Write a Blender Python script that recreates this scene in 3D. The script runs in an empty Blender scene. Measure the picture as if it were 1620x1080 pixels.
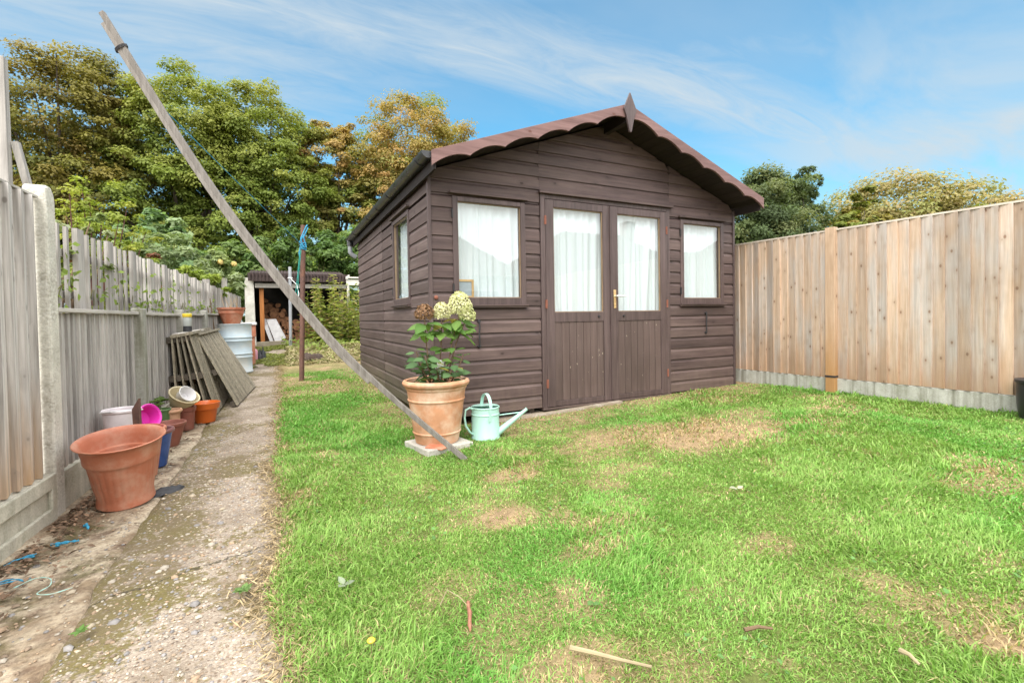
import bpy, math, random
import numpy as np
from mathutils import Vector, Matrix
R_ = math.radians
rng = np.random.default_rng(7)
random.seed(7)
scene = bpy.context.scene
COL = scene.collection

# ------------------------------------------------------------------ materials
def new_mat(name):
    m = bpy.data.materials.new(name); m.use_nodes = True
    nt = m.node_tree; nt.nodes.clear()
    return m, nt
def nd(nt, t, ins=None, **props):
    n = nt.nodes.new(t)
    for k, v in props.items(): setattr(n, k, v)
    for k, v in (ins or {}).items():
        s = n.inputs[k]
        if isinstance(v, bpy.types.NodeSocket): nt.links.new(v, s)
        else:
            if isinstance(v, (tuple, list)) and len(v) == 3 and s.type == 'RGBA': v = (*v, 1)
            s.default_value = v
    return n
def ramp(nt, fac, stops, interp='LINEAR'):
    n = nt.nodes.new('ShaderNodeValToRGB'); n.color_ramp.interpolation = interp
    e = n.color_ramp.elements
    while len(e) < len(stops): e.new(0.5)
    for el, (p, c) in zip(e, stops):
        el.position = p
        if not isinstance(c, (tuple, list)): c = (c, c, c)
        el.color = (*c[:3], 1)
    nt.links.new(fac, n.inputs[0]); return n.outputs[0]
def mixc(nt, fac, a, b, blend='MIX'):
    n = nt.nodes.new('ShaderNodeMix'); n.data_type = 'RGBA'; n.blend_type = blend
    for s, v in ((n.inputs[0], fac), (n.inputs[6], a), (n.inputs[7], b)):
        if isinstance(v, bpy.types.NodeSocket): nt.links.new(v, s)
        else: s.default_value = (*v, 1) if isinstance(v, (tuple, list)) else v
    return n.outputs[2]
def math_(nt, op, a, b=0.0, c=None, clamp=False):
    n = nt.nodes.new('ShaderNodeMath'); n.operation = op; n.use_clamp = clamp
    for i, v in enumerate((a, b) if c is None else (a, b, c)):
        if isinstance(v, bpy.types.NodeSocket): nt.links.new(v, n.inputs[i])
        else: n.inputs[i].default_value = v
    return n.outputs[0]
def vscale(nt, vec, sc, rot=(0, 0, 0), loc=(0, 0, 0)):
    return nd(nt, 'ShaderNodeMapping', {'Vector': vec, 'Scale': sc, 'Rotation': rot, 'Location': loc}).outputs[0]
def noise(nt, vec, scale, detail=4, rough=.55, dist=0):
    return nd(nt, 'ShaderNodeTexNoise', {'Vector': vec, 'Scale': scale, 'Detail': detail, 'Roughness': rough, 'Distortion': dist}).outputs[0]
def finish(nt, col, rough=.6, bump=None, bstr=.3, bdist=.01, spec=.4, metal=0.0, extra=None):
    b = nd(nt, 'ShaderNodeBsdfPrincipled', {'Base Color': col, 'Roughness': rough, 'Specular IOR Level': spec, 'Metallic': metal})
    if bump is not None:
        bn = nd(nt, 'ShaderNodeBump', {'Height': bump, 'Strength': bstr, 'Distance': bdist})
        nt.links.new(bn.outputs[0], b.inputs['Normal'])
    o = nt.nodes.new('ShaderNodeOutputMaterial'); nt.links.new(b.outputs[0], o.inputs[0])
    return b
def obj_coord(nt): return nd(nt, 'ShaderNodeTexCoord').outputs['Object']
def attr(nt, name): return nd(nt, 'ShaderNodeAttribute', attribute_name=name)

def wood(name, dark, light, axis='z', tone=.35, rough=.75, knots=0.0, knotcol=(.1, .05, .025), grey=None, low=None, lowz=(0, .5), bstr=.25, cross=26, spec=.25, chips=None, green=None, streak=0.0):
    """timber with grain along one axis; each board shifted and toned by its own 'rnd'"""
    m, nt = new_mat(name); oc = obj_coord(nt); rnd = attr(nt, 'rnd').outputs['Fac']
    off = nd(nt, 'ShaderNodeCombineXYZ', {0: math_(nt, 'MULTIPLY', rnd, 37.0), 1: math_(nt, 'MULTIPLY', rnd, 91.0), 2: math_(nt, 'MULTIPLY', rnd, 53.0)}).outputs[0]
    v = nd(nt, 'ShaderNodeVectorMath', {0: oc, 1: off}, operation='ADD').outputs[0]
    sc = {'x': (1.3, cross, cross), 'y': (cross, 1.3, cross), 'z': (cross, cross, 1.3)}[axis]
    vs = vscale(nt, v, sc)
    g1 = noise(nt, vs, 1.0, 6, .6, .6); g2 = noise(nt, vs, 4.0, 3, .6)
    grain = math_(nt, 'ADD', math_(nt, 'MULTIPLY', g1, .7), math_(nt, 'MULTIPLY', g2, .3))
    col = ramp(nt, grain, [(.33, dark), (.68, light)])
    if grey:
        gn = noise(nt, vscale(nt, v, {'x': (.7, 3, 3), 'y': (3, .7, 3), 'z': (3, 3, .7)}[axis]), 1.6, 4)
        col = mixc(nt, ramp(nt, gn, [(.42, 0.0), (.62, 1.0)]), col, mixc(nt, ramp(nt, grain, [(.35, 0.0), (.7, 1.0)]), tuple(.6 * c for c in grey), grey))
    if low:
        z = nd(nt, 'ShaderNodeSeparateXYZ', {0: oc}).outputs[2]
        wob = math_(nt, 'ADD', z, math_(nt, 'MULTIPLY', math_(nt, 'SUBTRACT', noise(nt, vscale(nt, v, (9, 9, 1.2)), 1.5, 4), .5), .9))
        f = nd(nt, 'ShaderNodeMapRange', {0: wob, 1: lowz[0], 2: lowz[1], 3: 1.0, 4: 0.0}).outputs[0]
        col = mixc(nt, f, col, mixc(nt, grain, tuple(.55 * c for c in low), low))
    if green:
        z = nd(nt, 'ShaderNodeSeparateXYZ', {0: oc}).outputs[2]
        f = nd(nt, 'ShaderNodeMapRange', {0: math_(nt, 'ADD', z, math_(nt, 'MULTIPLY', noise(nt, oc, 3.0, 4), .5)), 1: green[1], 2: green[2], 3: .75, 4: 0.0}).outputs[0]
        col = mixc(nt, f, col, green[0])
    if knots:
        kv = vscale(nt, v, {'x': (6, 11, 11), 'y': (11, 6, 11), 'z': (13, 13, 8)}[axis])
        vo = nd(nt, 'ShaderNodeTexVoronoi', {'Vector': kv, 'Scale': 1.0, 'Randomness': 1.0})
        sel = math_(nt, 'GREATER_THAN', nd(nt, 'ShaderNodeSeparateColor', {0: vo.outputs['Color']}).outputs[0], 1 - knots)
        k = math_(nt, 'MULTIPLY', ramp(nt, vo.outputs['Distance'], [(.09, 1.0), (.16, 0.0)]), sel)
        col = mixc(nt, math_(nt, 'MULTIPLY', k, .8), col, knotcol)
        k2 = math_(nt, 'MULTIPLY', ramp(nt, vo.outputs['Distance'], [(.1, 1.0), (.45, 0.0)]), sel)
        col = mixc(nt, math_(nt, 'MULTIPLY', k2, .3), col, tuple(.7 * c for c in dark))
    if streak:
        sn = noise(nt, vscale(nt, v, {'x': (.5, 22, 22), 'y': (22, .5, 22), 'z': (22, 22, .5)}[axis]), 1.0, 5, .65, .4)
        col = mixc(nt, math_(nt, 'MULTIPLY', ramp(nt, sn, [(.5, 0.0), (.64, 1.0)]), streak), col, tuple(.5 * c for c in dark))
    t = nd(nt, 'ShaderNodeMapRange', {0: rnd, 1: 0.0, 2: 1.0, 3: 1 - tone, 4: 1 + tone}).outputs[0]
    col = mixc(nt, 1.0, col, nd(nt, 'ShaderNodeCombineColor', {0: t, 1: t, 2: t}).outputs[0], 'MULTIPLY')
    st = noise(nt, oc, 1.3, 5, .6)
    col = mixc(nt, ramp(nt, st, [(.5, 0.0), (.75, .35)]), col, tuple(.6 * c for c in dark))
    if chips:
        cn = noise(nt, vscale(nt, v, (18, 18, 9)), 2.2, 3)
        col = mixc(nt, ramp(nt, cn, [(.715, 0.0), (.73, 1.0)]), col, chips)
    finish(nt, col, rough, grain, bstr, .004, spec)
    return m

def plain(name, c, rough=.5, var=.15, scale=6, bump=0.0, spec=.4, metal=0.0, dirt=None, dirtamt=.3, dscale=5):
    m, nt = new_mat(name); oc = obj_coord(nt)
    n = noise(nt, oc, scale, 5, .6)
    col = mixc(nt, ramp(nt, n, [(.3, 0.0), (.7, 1.0)]), tuple(x * (1 - var) for x in c), tuple(min(1, x * (1 + var)) for x in c))
    if dirt:
        d = noise(nt, oc, dscale, 6, .65)
        col = mixc(nt, math_(nt, 'MULTIPLY', ramp(nt, d, [(.45, 0.0), (.68, 1.0)]), dirtamt), col, dirt)
    fine = noise(nt, oc, scale * 14, 3)
    finish(nt, col, nd(nt, 'ShaderNodeMapRange', {0: n, 1: 0.3, 2: .7, 3: max(.05, rough - .08), 4: min(1, rough + .08)}).outputs[0], fine if bump else None, bump, .003, spec, metal)
    return m

def concrete(name, c, peb=0.0, moss=0.0, stain=(.16, .15, .11), streak=0.0):
    m, nt = new_mat(name); oc = obj_coord(nt)
    n = noise(nt, oc, 4, 6, .65); f = noise(nt, oc, 90, 3)
    col = mixc(nt, ramp(nt, n, [(.3, 0.0), (.7, 1.0)]), tuple(.78 * x for x in c), tuple(1.12 * x for x in c))
    col = mixc(nt, ramp(nt, f, [(.35, .25), (.6, 0.0)]), col, stain)
    bump = f
    if peb:
        vo = nd(nt, 'ShaderNodeTexVoronoi', {'Vector': oc, 'Scale': 75.0})
        pc = ramp(nt, nd(nt, 'ShaderNodeSeparateColor', {0: vo.outputs['Color']}).outputs[0], [(0, (.2, .17, .13)), (.5, (.45, .42, .36)), (1, (.62, .6, .55))])
        mask = ramp(nt, noise(nt, oc, 7, 3), [(.4, 0.0), (.6, peb)])
        col = mixc(nt, mask, col, pc)
        bump = math_(nt, 'ADD', f, math_(nt, 'MULTIPLY', vo.outputs['Distance'], -1.0))
    if streak:
        s = noise(nt, vscale(nt, oc, (14, 14, .6)), 1.2, 4)
        col = mixc(nt, math_(nt, 'MULTIPLY', ramp(nt, s, [(.45, 0.0), (.7, 1.0)]), streak), col, stain)
    if moss:
        d = noise(nt, oc, 5, 6, .7)
        col = mixc(nt, ramp(nt, d, [(.5, 0.0), (.7, moss)]), col, (.1, .11, .035))
    finish(nt, col, .9, bump, .5, .004, .2)
    return m

def leaf_mat(name, trans=.45, rough=.55):
    m, nt = new_mat(name); a = attr(nt, 'col').outputs['Color']
    p = nd(nt, 'ShaderNodeBsdfPrincipled', {'Base Color': a, 'Roughness': rough, 'Specular IOR Level': .25})
    t = nd(nt, 'ShaderNodeBsdfTranslucent', {'Color': mixc(nt, 1.0, a, (1.0, 1.05, .6), 'MULTIPLY')})
    mx = nd(nt, 'ShaderNodeMixShader', {0: trans, 1: p.outputs[0], 2: t.outputs[0]})
    o = nt.nodes.new('ShaderNodeOutputMaterial'); nt.links.new(mx.outputs[0], o.inputs[0])
    return m
def glass_mat(name):
    m, nt = new_mat(name)
    tr = nd(nt, 'ShaderNodeBsdfTransparent', {'Color': (.93, .97, .97, 1)})
    gl = nd(nt, 'ShaderNodeBsdfGlossy', {'Color': (1, 1, 1, 1), 'Roughness': .01})
    nz = noise(nt, obj_coord(nt), 1.6, 2)
    bn = nd(nt, 'ShaderNodeBump', {'Height': nz, 'Strength': .04, 'Distance': .02})
    nt.links.new(bn.outputs[0], gl.inputs['Normal'])
    ge = nd(nt, 'ShaderNodeNewGeometry'); cs = nd(nt, 'ShaderNodeVectorMath', {0: ge.outputs['Normal'], 1: ge.outputs['Incoming']}, operation='DOT_PRODUCT').outputs['Value']
    sch = math_(nt, 'POWER', math_(nt, 'SUBTRACT', 1.0, math_(nt, 'ABSOLUTE', cs)), 5.0)
    mx = nd(nt, 'ShaderNodeMixShader', {0: math_(nt, 'MULTIPLY_ADD', sch, .87, .13, clamp=True), 1: tr.outputs[0], 2: gl.outputs[0]})
    o = nt.nodes.new('ShaderNodeOutputMaterial'); nt.links.new(mx.outputs[0], o.inputs[0])
    return m
def curtain_mat():
    m, nt = new_mat('net_curtain'); oc = obj_coord(nt)
    n = noise(nt, vscale(nt, oc, (30, 30, 1.5)), 1.5, 4)
    c = mixc(nt, n, (.84, .91, .93), (.93, .96, .97))
    d = nd(nt, 'ShaderNodeBsdfDiffuse', {'Color': c}); t = nd(nt, 'ShaderNodeBsdfTranslucent', {'Color': c})
    mx = nd(nt, 'ShaderNodeMixShader', {0: .25, 1: d.outputs[0], 2: t.outputs[0]})
    o = nt.nodes.new('ShaderNodeOutputMaterial'); nt.links.new(mx.outputs[0], o.inputs[0])
    return m

M = {}
BR_D, BR_L = (.05, .033, .031), (.118, .08, .074)
M['shed_x'] = wood('shed_siding_front', BR_D, BR_L, 'x', .2, .58, spec=.3, bstr=.45, knots=.16, knotcol=(.03, .018, .015), low=(.17, .125, .1), lowz=(-.25, .35), grey=(.145, .1, .09))
M['shed_y'] = wood('shed_siding_side', (.07, .048, .043), (.125, .088, .08), 'y', .2, .65, spec=.25, bstr=.45, knots=.16, knotcol=(.035, .02, .018), grey=(.15, .11, .1), green=((.1, .095, .05), .15, .75))
M['shed_z'] = wood('shed_trim_upright', BR_D, (.118, .082, .078), 'z', .12, .5, spec=.4, bstr=.2)
M['door_board'] = wood('door_panel_boards', (.075, .05, .044), (.125, .088, .08), 'z', .14, .5, spec=.4, bstr=.2, chips=(.42, .36, .28))
M['barge'] = wood('faded_bargeboard', (.12, .066, .06), (.235, .14, .13), 'x', .08, .6, knots=.25, knotcol=(.11, .035, .02), cross=18)
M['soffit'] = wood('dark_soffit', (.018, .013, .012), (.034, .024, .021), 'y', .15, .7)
M['bead'] = plain('pale_glazing_bead', (.26, .18, .11), .6, .2)
M['felt'] = plain('roof_felt', (.06, .06, .058), .95, .25, 12, .5)
M['gutter'] = plain('black_gutter', (.028, .029, .032), .32, .2, 8, 0, .5, dirt=(.09, .085, .075), dirtamt=.35)
M['greypipe'] = plain('grey_pipe', (.3, .31, .33), .4, .15)
M['iron'] = plain('black_iron', (.03, .028, .03), .5, .2)
M['rust'] = plain('rusty_steel', (.13, .07, .055), .8, .3, 20, .5, dirt=(.2, .09, .05), dirtamt=.6)
M['hinge'] = plain('rust_hinge', (.22, .08, .05), .7, .3, 30)
M['brass'] = plain('brass', (.75, .55, .28), .3, .1, metal=.7)
M['chrome'] = plain('pale_lever', (.8, .78, .72), .25, .05, metal=.5)
M['glass'] = glass_mat('window_glass'); M['curtain'] = curtain_mat()
M['rfence'] = wood('pale_new_fence', (.39, .27, .18), (.62, .48, .37), 'z', .24, .8, knots=.75, knotcol=(.17, .08, .045), grey=(.61, .54, .48), low=(.48, .29, .17), lowz=(-.05, .6), cross=34, streak=.16)
M['rcap'] = wood('fence_capping', (.5, .42, .34), (.66, .58, .5), 'y', .1, .8)
M['rpost'] = wood('fence_post_brown', (.38, .25, .155), (.58, .42, .3), 'z', .1, .8, low=(.5, .27, .11), lowz=(.1, .9), knots=.45, knotcol=(.1, .045, .02))
M['lfence'] = wood('weathered_board', (.33, .3, .275), (.7, .665, .635), 'z', .22, .85, streak=.6, knots=.2, knotcol=(.09, .06, .045), low=(.6, .41, .25), lowz=(.15, .8), cross=24)
M['lfence2'] = wood('weathered_low_board', (.29, .27, .25), (.65, .615, .58), 'z', .24, .85, streak=.5, low=(.4, .29, .19), lowz=(-.1, .35), cross=26)
M['lrail'] = wood('weathered_rail', (.36, .335, .3), (.6, .56, .51), 'y', .12, .85)
M['picket'] = wood('picket_grey', (.26, .24, .22), (.54, .505, .465), 'z', .22, .85, streak=.4, green=((.17, .17, .1), .2, 1.2))
M['prop'] = wood('grey_prop_timber', (.13, .115, .1), (.27, .245, .22), 'z', .12, .85, cross=40)
M['duck'] = wood('mossy_slat', (.17, .145, .105), (.42, .37, .28), 'x', .25, .9, cross=26)
M['duck_d'] = wood('damp_dark_timber', (.06, .05, .04), (.16, .135, .105), 'y', .2, .9)
M['logwood'] = wood('log_wood', (.08, .037, .02), (.25, .12, .06), 'y', .5, .9)
M['orangewood'] = wood('orange_post', (.3, .11, .03), (.5, .21, .07), 'z', .1, .6)
M['whitepaint'] = plain('flaking_white_paint', (.6, .58, .52), .8, .15, 8, .4, dirt=(.3, .26, .2), dirtamt=.5)
M['corr'] = plain('corrugated_brown', (.05, .033, .03), .8, .3, 9, .3)
M['darkwall'] = plain('dark_shed_back', (.03, .026, .022), .95, .3)
M['greyboard'] = plain('grey_board', (.36, .35, .35), .7, .2, 7)
M['gravelboard'] = concrete('gravel_board_concrete', (.46, .45, .4), 0, .35, streak=.8)
M['gravelboard_l'] = concrete('mossy_gravel_board', (.55, .52, .43), 0, .35, streak=.3)
M['post_c'] = concrete('pebbly_concrete_post', (.68, .65, .57), .5, .08)
M['earthslab'] = concrete('earthy_slab', (.3, .235, .17), .4, .3)
M['slabc'] = concrete('slab_concrete', (.5, .47, .42), .3, .3)
M['terra'] = plain('terracotta_old', (.5, .25, .14), .85, .2, 7, .3, .2, dirt=(.66, .5, .38), dirtamt=.8, dscale=5)
M['terra_pl'] = plain('terracotta_plastic', (.43, .15, .085), .45, .1, 8, .15, .35, dirt=(.52, .31, .22), dirtamt=.7, dscale=7)
M['terra_dk'] = plain('terracotta_dark', (.26, .085, .06), .6, .2, 8, .2, dirt=(.35, .2, .15), dirtamt=.4)
M['terra_be'] = plain('terracotta_beige', (.5, .28, .17), .75, .15, 8, .2)
M['orange'] = plain('orange_plastic', (.6, .13, .02), .35, .06, 6)
M['white_pl'] = plain('white_plastic', (.7, .68, .68), .5, .07, 9, .2, dirt=(.45, .4, .37), dirtamt=.3)
M['pinkwhite'] = plain('pinkish_white_bucket', (.74, .68, .69), .6, .1, 12, .3, dirt=(.38, .32, .31), dirtamt=.35)
M['magenta'] = plain('magenta_plastic', (.65, .035, .38), .4, .08)
M['green_pl'] = plain('dull_green_plastic', (.085, .15, .055), .5, .15)
M['cream'] = plain('cream_plastic', (.62, .53, .34), .5, .1, 7, dirt=(.4, .32, .2), dirtamt=.4)
M['blueglaze'] = plain('blue_glaze', (.035, .085, .27), .15, .25, 8, 0, .6)
M['purple'] = plain('dusky_glaze', (.22, .1, .1), .3, .2)
M['mint'] = plain('mint_enamel', (.38, .61, .53), .35, .05, 5, .05, .45, dirt=(.3, .42, .36), dirtamt=.25)
M['drum'] = plain('pale_blue_drum', (.5, .6, .66), .6, .12, 5, .1, dirt=(.68, .67, .62), dirtamt=1.0, dscale=2.2)
M['drumlid'] = plain('brown_drum_top', (.4, .34, .24), .8, .3)
M['pinkb'] = plain('pink_can', (.6, .28, .34), .4, .1)
M['soil'] = plain('dark_soil', (.055, .036, .026), .95, .5, 40, 1.0)
M['char'] = plain('charcoal_plastic', (.035, .036, .04), .55, .3)
M['blackbin'] = plain('black_bin', (.02, .021, .024), .4, .2)
M['yellow'] = plain('yellow_lid', (.75, .55, .05), .4, .1)
M['jar'] = plain('cloudy_jar', (.4, .42, .4), .2, .1, spec=.6)
M['ropeblue'] = plain('blue_rope', (.035, .26, .42), .7, .25, 50)
M['ropegreen'] = plain('green_rope', (.03, .3, .25), .7, .2, 50)
M['stem'] = plain('woody_stem', (.14, .09, .05), .8, .3)
M['stemg'] = plain('green_stem', (.17, .17, .06), .7, .2)
M['bark'] = plain('bark', (.085, .067, .05), .9, .35, 8, .8)
M['tag'] = plain('white_tag', (.75, .76, .76), .4, .04)
M['leaf'] = leaf_mat('leaf'); M['grassm'] = leaf_mat('grass_blade', .3, .5); M['petal'] = leaf_mat('petal', .2, .7); M['dry'] = leaf_mat('dry_leaf', .12, .8)
M['mirror'] = plain('picture_grey', (.34, .37, .4), .5, .25, 4)
M['pine'] = wood('pine_frame', (.5, .3, .13), (.65, .42, .2), 'z', .1, .5)
M['render'] = plain('rendered_wall', (.55, .53, .5), .9, .08)
M['tiles'] = plain('roof_tiles', (.16, .09, .07), .9, .2, 3)
M['houseglass'] = plain('dark_house_glass', (.04, .05, .06), .1, .1)

# ------------------------------------------------------------------ mesh helpers
class MB:
    def __init__(s): s.v = []; s.f = []; s.r = []; s.m = []; s.s = []
    def add(s, vs, fs, rnd=None, mat=0, smooth=False):
        o = len(s.v); s.v += [tuple(p) for p in vs]
        r = random.random() if rnd is None else rnd
        for f in fs:
            s.f.append(tuple(i + o for i in f)); s.r.append(r); s.m.append(mat); s.s.append(smooth)
        return s
    def obox(s, c, a, b, d, rnd=None, mat=0):
        c, a, b, d = Vector(c), Vector(a), Vector(b), Vector(d)
        vs = [c + i * a + j * b + k * d for i in (-1, 1) for j in (-1, 1) for k in (-1, 1)]
        fs = [(0, 1, 3, 2), (4, 6, 7, 5), (0, 4, 5, 1), (2, 3, 7, 6), (0, 2, 6, 4), (1, 5, 7, 3)]
        if a.cross(b).dot(d) < 0: fs = [f[::-1] for f in fs]
        return s.add(vs, fs, rnd, mat)
    def box(s, x0, x1, y0, y1, z0, z1, rnd=None, mat=0):
        return s.obox(((x0 + x1) / 2, (y0 + y1) / 2, (z0 + z1) / 2), ((x1 - x0) / 2, 0, 0), (0, (y1 - y0) / 2, 0), (0, 0, (z1 - z0) / 2), rnd, mat)
    def bar(s, p0, p1, w, h, up=(0, 0, 1), rnd=None, mat=0):
        p0, p1 = Vector(p0), Vector(p1); d = p1 - p0; up = Vector(up)
        sd = d.cross(up)
        if sd.length < 1e-6: sd = d.cross(Vector((1, 0, 0)))
        sd.normalize(); u = sd.cross(d).normalized()
        return s.obox((p0 + p1) / 2, d / 2, sd * w / 2, u * h / 2, rnd, mat)
    def tube(s, pts, r, n=8, rnd=None, mat=0, cap=True):
        pts = [Vector(p) for p in pts]; rs = r if isinstance(r, (list, tuple)) else [r] * len(pts)
        vs = []; prev = None
        for i, p in enumerate(pts):
            t = (pts[min(i + 1, len(pts) - 1)] - pts[max(i - 1, 0)]).normalized()
            if prev is None:
                a = t.cross(Vector((0, 0, 1)))
                if a.length < .05: a = t.cross(Vector((1, 0, 0)))
            else: a = prev - t * prev.dot(t)
            a.normalize(); prev = a; b = t.cross(a)
            for k in range(n):
                q = 2 * math.pi * k / n; vs.append(p + (a * math.cos(q) + b * math.sin(q)) * rs[i])
        fs = [(i * n + k, i * n + (k + 1) % n, (i + 1) * n + (k + 1) % n, (i + 1) * n + k) for i in range(len(pts) - 1) for k in range(n)]
        if cap: fs += [tuple(range(n))[::-1], tuple((len(pts) - 1) * n + k for k in range(n))]
        return s.add(vs, fs, rnd, mat, True)
    def lathe(s, prof, c=(0, 0, 0), n=48, rot=None, rmod=None, mat=0, rnd=None, capbase=True):
        c = Vector(c); vs = []
        for r, z in prof:
            for k in range(n):
                q = 2 * math.pi * k / n; rr = r * (rmod(q, z) if rmod else 1)
                p = Vector((rr * math.cos(q), rr * math.sin(q), z))
                if rot: p = rot @ p
                vs.append(c + p)
        fs = [(i * n + k, i * n + (k + 1) % n, (i + 1) * n + (k + 1) % n, (i + 1) * n + k) for i in range(len(prof) - 1) for k in range(n)]
        if capbase: fs += [tuple(range(n))[::-1]]
        return s.add(vs, fs, rnd, mat, True)
    def prism(s, outline, ext, rnd=None, mat=0):
        """closed 3-D outline pushed along ext"""
        n = len(outline); a = [Vector(p) for p in outline]; e = Vector(ext)
        vs = a + [p + e for p in a]
        fs = [tuple(range(n))[::-1], tuple(range(n, 2 * n))] + [(i, (i + 1) % n, n + (i + 1) % n, n + i) for i in range(n)]
        nn = sum(((a[i]).cross(a[(i + 1) % n]) for i in range(n)), Vector())
        if nn.dot(e) < 0: fs = [f[::-1] for f in fs]
        return s.add(vs, fs, rnd, mat)
    def build(s, name, mats, parent=None, org=None, bevel=0, angle=35):
        if not isinstance(mats, (list, tuple)): mats = [mats]
        o0 = Vector(world_loc(parent)) if parent else Vector(org or (0, 0, 0))
        me = bpy.data.meshes.new(name)
        me.from_pydata([tuple(Vector(p) - o0) for p in s.v], [], s.f)
        for m in mats: me.materials.append(m)
        me.polygons.foreach_set('material_index', s.m)
        me.polygons.foreach_set('use_smooth', s.s)
        me.attributes.new('rnd', 'FLOAT', 'FACE').data.foreach_set('value', s.r)
        if any(s.s): me.set_sharp_from_angle(angle=R_(angle))
        me.update()
        o = bpy.data.objects.new(name, me); COL.objects.link(o)
        if parent: o.parent = parent
        else: o.location = o0
        if bevel:
            b = o.modifiers.new('edge', 'BEVEL'); b.width = bevel; b.segments = 2; b.limit_method = 'ANGLE'; b.angle_limit = R_(50)
        return o
def world_loc(o):
    l = Vector(o.location)
    while o.parent: o = o.parent; l += o.location
    return l
def tag(o, label, cat, group=None, kind=None):
    if label: o['label'] = label
    if cat: o['category'] = cat
    if group: o['group'] = group
    if kind: o['kind'] = kind
    return o
def thing(name, label, cat, loc, group=None):
    o = bpy.data.objects.new(name, None); COL.objects.link(o); o.location = loc; o.empty_display_size = .1
    return tag(o, label, cat, group)
def copy_tree(o, parent=None):
    c = o.copy(); COL.objects.link(c)
    if parent: c.parent = parent
    for ch in [x for x in COL.objects if x.parent == o]: copy_tree(ch, c)
    return c
def np_mesh(name, V, F4, cols, mat, parent=None, org=(0, 0, 0), smooth=False):
    """big meshes from arrays; F4 is (n,k) faces of one size, cols per vertex"""
    me = bpy.data.meshes.new(name); o0 = np.array(world_loc(parent) if parent else org)
    V = np.asarray(V, np.float32) - o0.astype(np.float32); k = F4.shape[1]
    me.vertices.add(len(V)); me.vertices.foreach_set('co', V.ravel())
    me.loops.add(F4.size); me.loops.foreach_set('vertex_index', F4.astype(np.int32).ravel())
    me.polygons.add(len(F4)); me.polygons.foreach_set('loop_start', np.arange(0, F4.size, k, dtype=np.int32))
    me.update(calc_edges=True)
    if cols is not None:
        c = np.ones((len(V), 4), np.float32); c[:, :3] = cols
        me.color_attributes.new('col', 'FLOAT_COLOR', 'POINT').data.foreach_set('color', c.ravel())
    if smooth: me.polygons.foreach_set('use_smooth', np.ones(len(F4), bool))
    me.materials.append(mat); me.validate()
    o = bpy.data.objects.new(name, me); COL.objects.link(o)
    if parent: o.parent = parent
    else: o.location = o0.tolist()
    return o
def unit(a): return a / np.maximum(np.linalg.norm(a, axis=-1, keepdims=True), 1e-9)
def leaves(name, P, N, size, col, mat, aspect=.6, parent=None, org=(0, 0, 0), T=None, fold=.15):
    """many leaf-shaped faces: a folded rhombus each"""
    n = len(P); N = unit(N); rd = rng.normal(size=(n, 3)) if T is None else T
    T = unit(rd - N * (rd * N).sum(1, keepdims=True)); B = np.cross(N, T)
    s = np.broadcast_to(np.asarray(size, float), (n,))[:, None]
    V = np.empty((n, 4, 3)); w = s * aspect * .5
    V[:, 0] = P - T * s * .5; V[:, 1] = P + B * w + N * w * fold - T * s * .06; V[:, 2] = P + T * s * .5 - N * s * .08; V[:, 3] = P - B * w + N * w * fold - T * s * .06
    F = np.arange(n * 4).reshape(n, 4)
    return np_mesh(name, V.reshape(-1, 3), F, np.repeat(col, 4, 0), mat, parent, org)
def vnoise(x, y, s=1.0, seed=0):
    x = np.asarray(x, float) * s + 100 + seed * 13.7; y = np.asarray(y, float) * s + 100 + seed * 7.3
    xi, yi = np.floor(x), np.floor(y); fx, fy = x - xi, y - yi
    fx = fx * fx * (3 - 2 * fx); fy = fy * fy * (3 - 2 * fy)
    def h(a, b): q = np.sin(a * 127.1 + b * 311.7 + seed * 17.3) * 43758.5453; return q - np.floor(q)
    return (h(xi, yi) * (1 - fx) + h(xi + 1, yi) * fx) * (1 - fy) + (h(xi, yi + 1) * (1 - fx) + h(xi + 1, yi + 1) * fx) * fy
def fbm(x, y, s, seed=0): return .55 * vnoise(x, y, s, seed) + .3 * vnoise(x, y, s * 2.1, seed + 3) + .15 * vnoise(x, y, s * 4.3, seed + 5)
def G(x, y):
    """ground height: falls gently to the left, rises towards the back"""
    x = np.asarray(x, float); y = np.asarray(y, float)
    t = np.clip(y - 5, 0, None); r = np.where(t < 2, .01125 * t * t, .045 * (t - 1))
    return -.07 + .025 * np.clip(x, -8, 10) + np.minimum(r, .62)
def Gf(x, y): return float(G(x, y))

# ------------------------------------------------------------------ camera, light, sky
cam = bpy.data.cameras.new('camera'); cam.lens = 747.3 / 1620 * 36; cam.sensor_width = 36; cam.shift_y = -24.4 / 1620; cam.clip_end = 2000; cam.clip_start = .02
co = bpy.data.objects.new('camera', cam); COL.objects.link(co); scene.camera = co
pi_, ro_, ya_ = R_(-1.165), R_(-1.0), R_(26.466)
Fw = Vector((math.sin(ya_) * math.cos(pi_), math.cos(ya_) * math.cos(pi_), math.sin(pi_)))
Rt = Vector((math.cos(ya_), -math.sin(ya_), 0)); Up = Rt.cross(Fw)
R2 = Rt * math.cos(ro_) + Up * math.sin(ro_); U2 = -Rt * math.sin(ro_) + Up * math.cos(ro_)
mt = Matrix((R2, U2, -Fw)).transposed().to_4x4(); mt.translation = (0, 0, 1); co.matrix_world = mt

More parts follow.
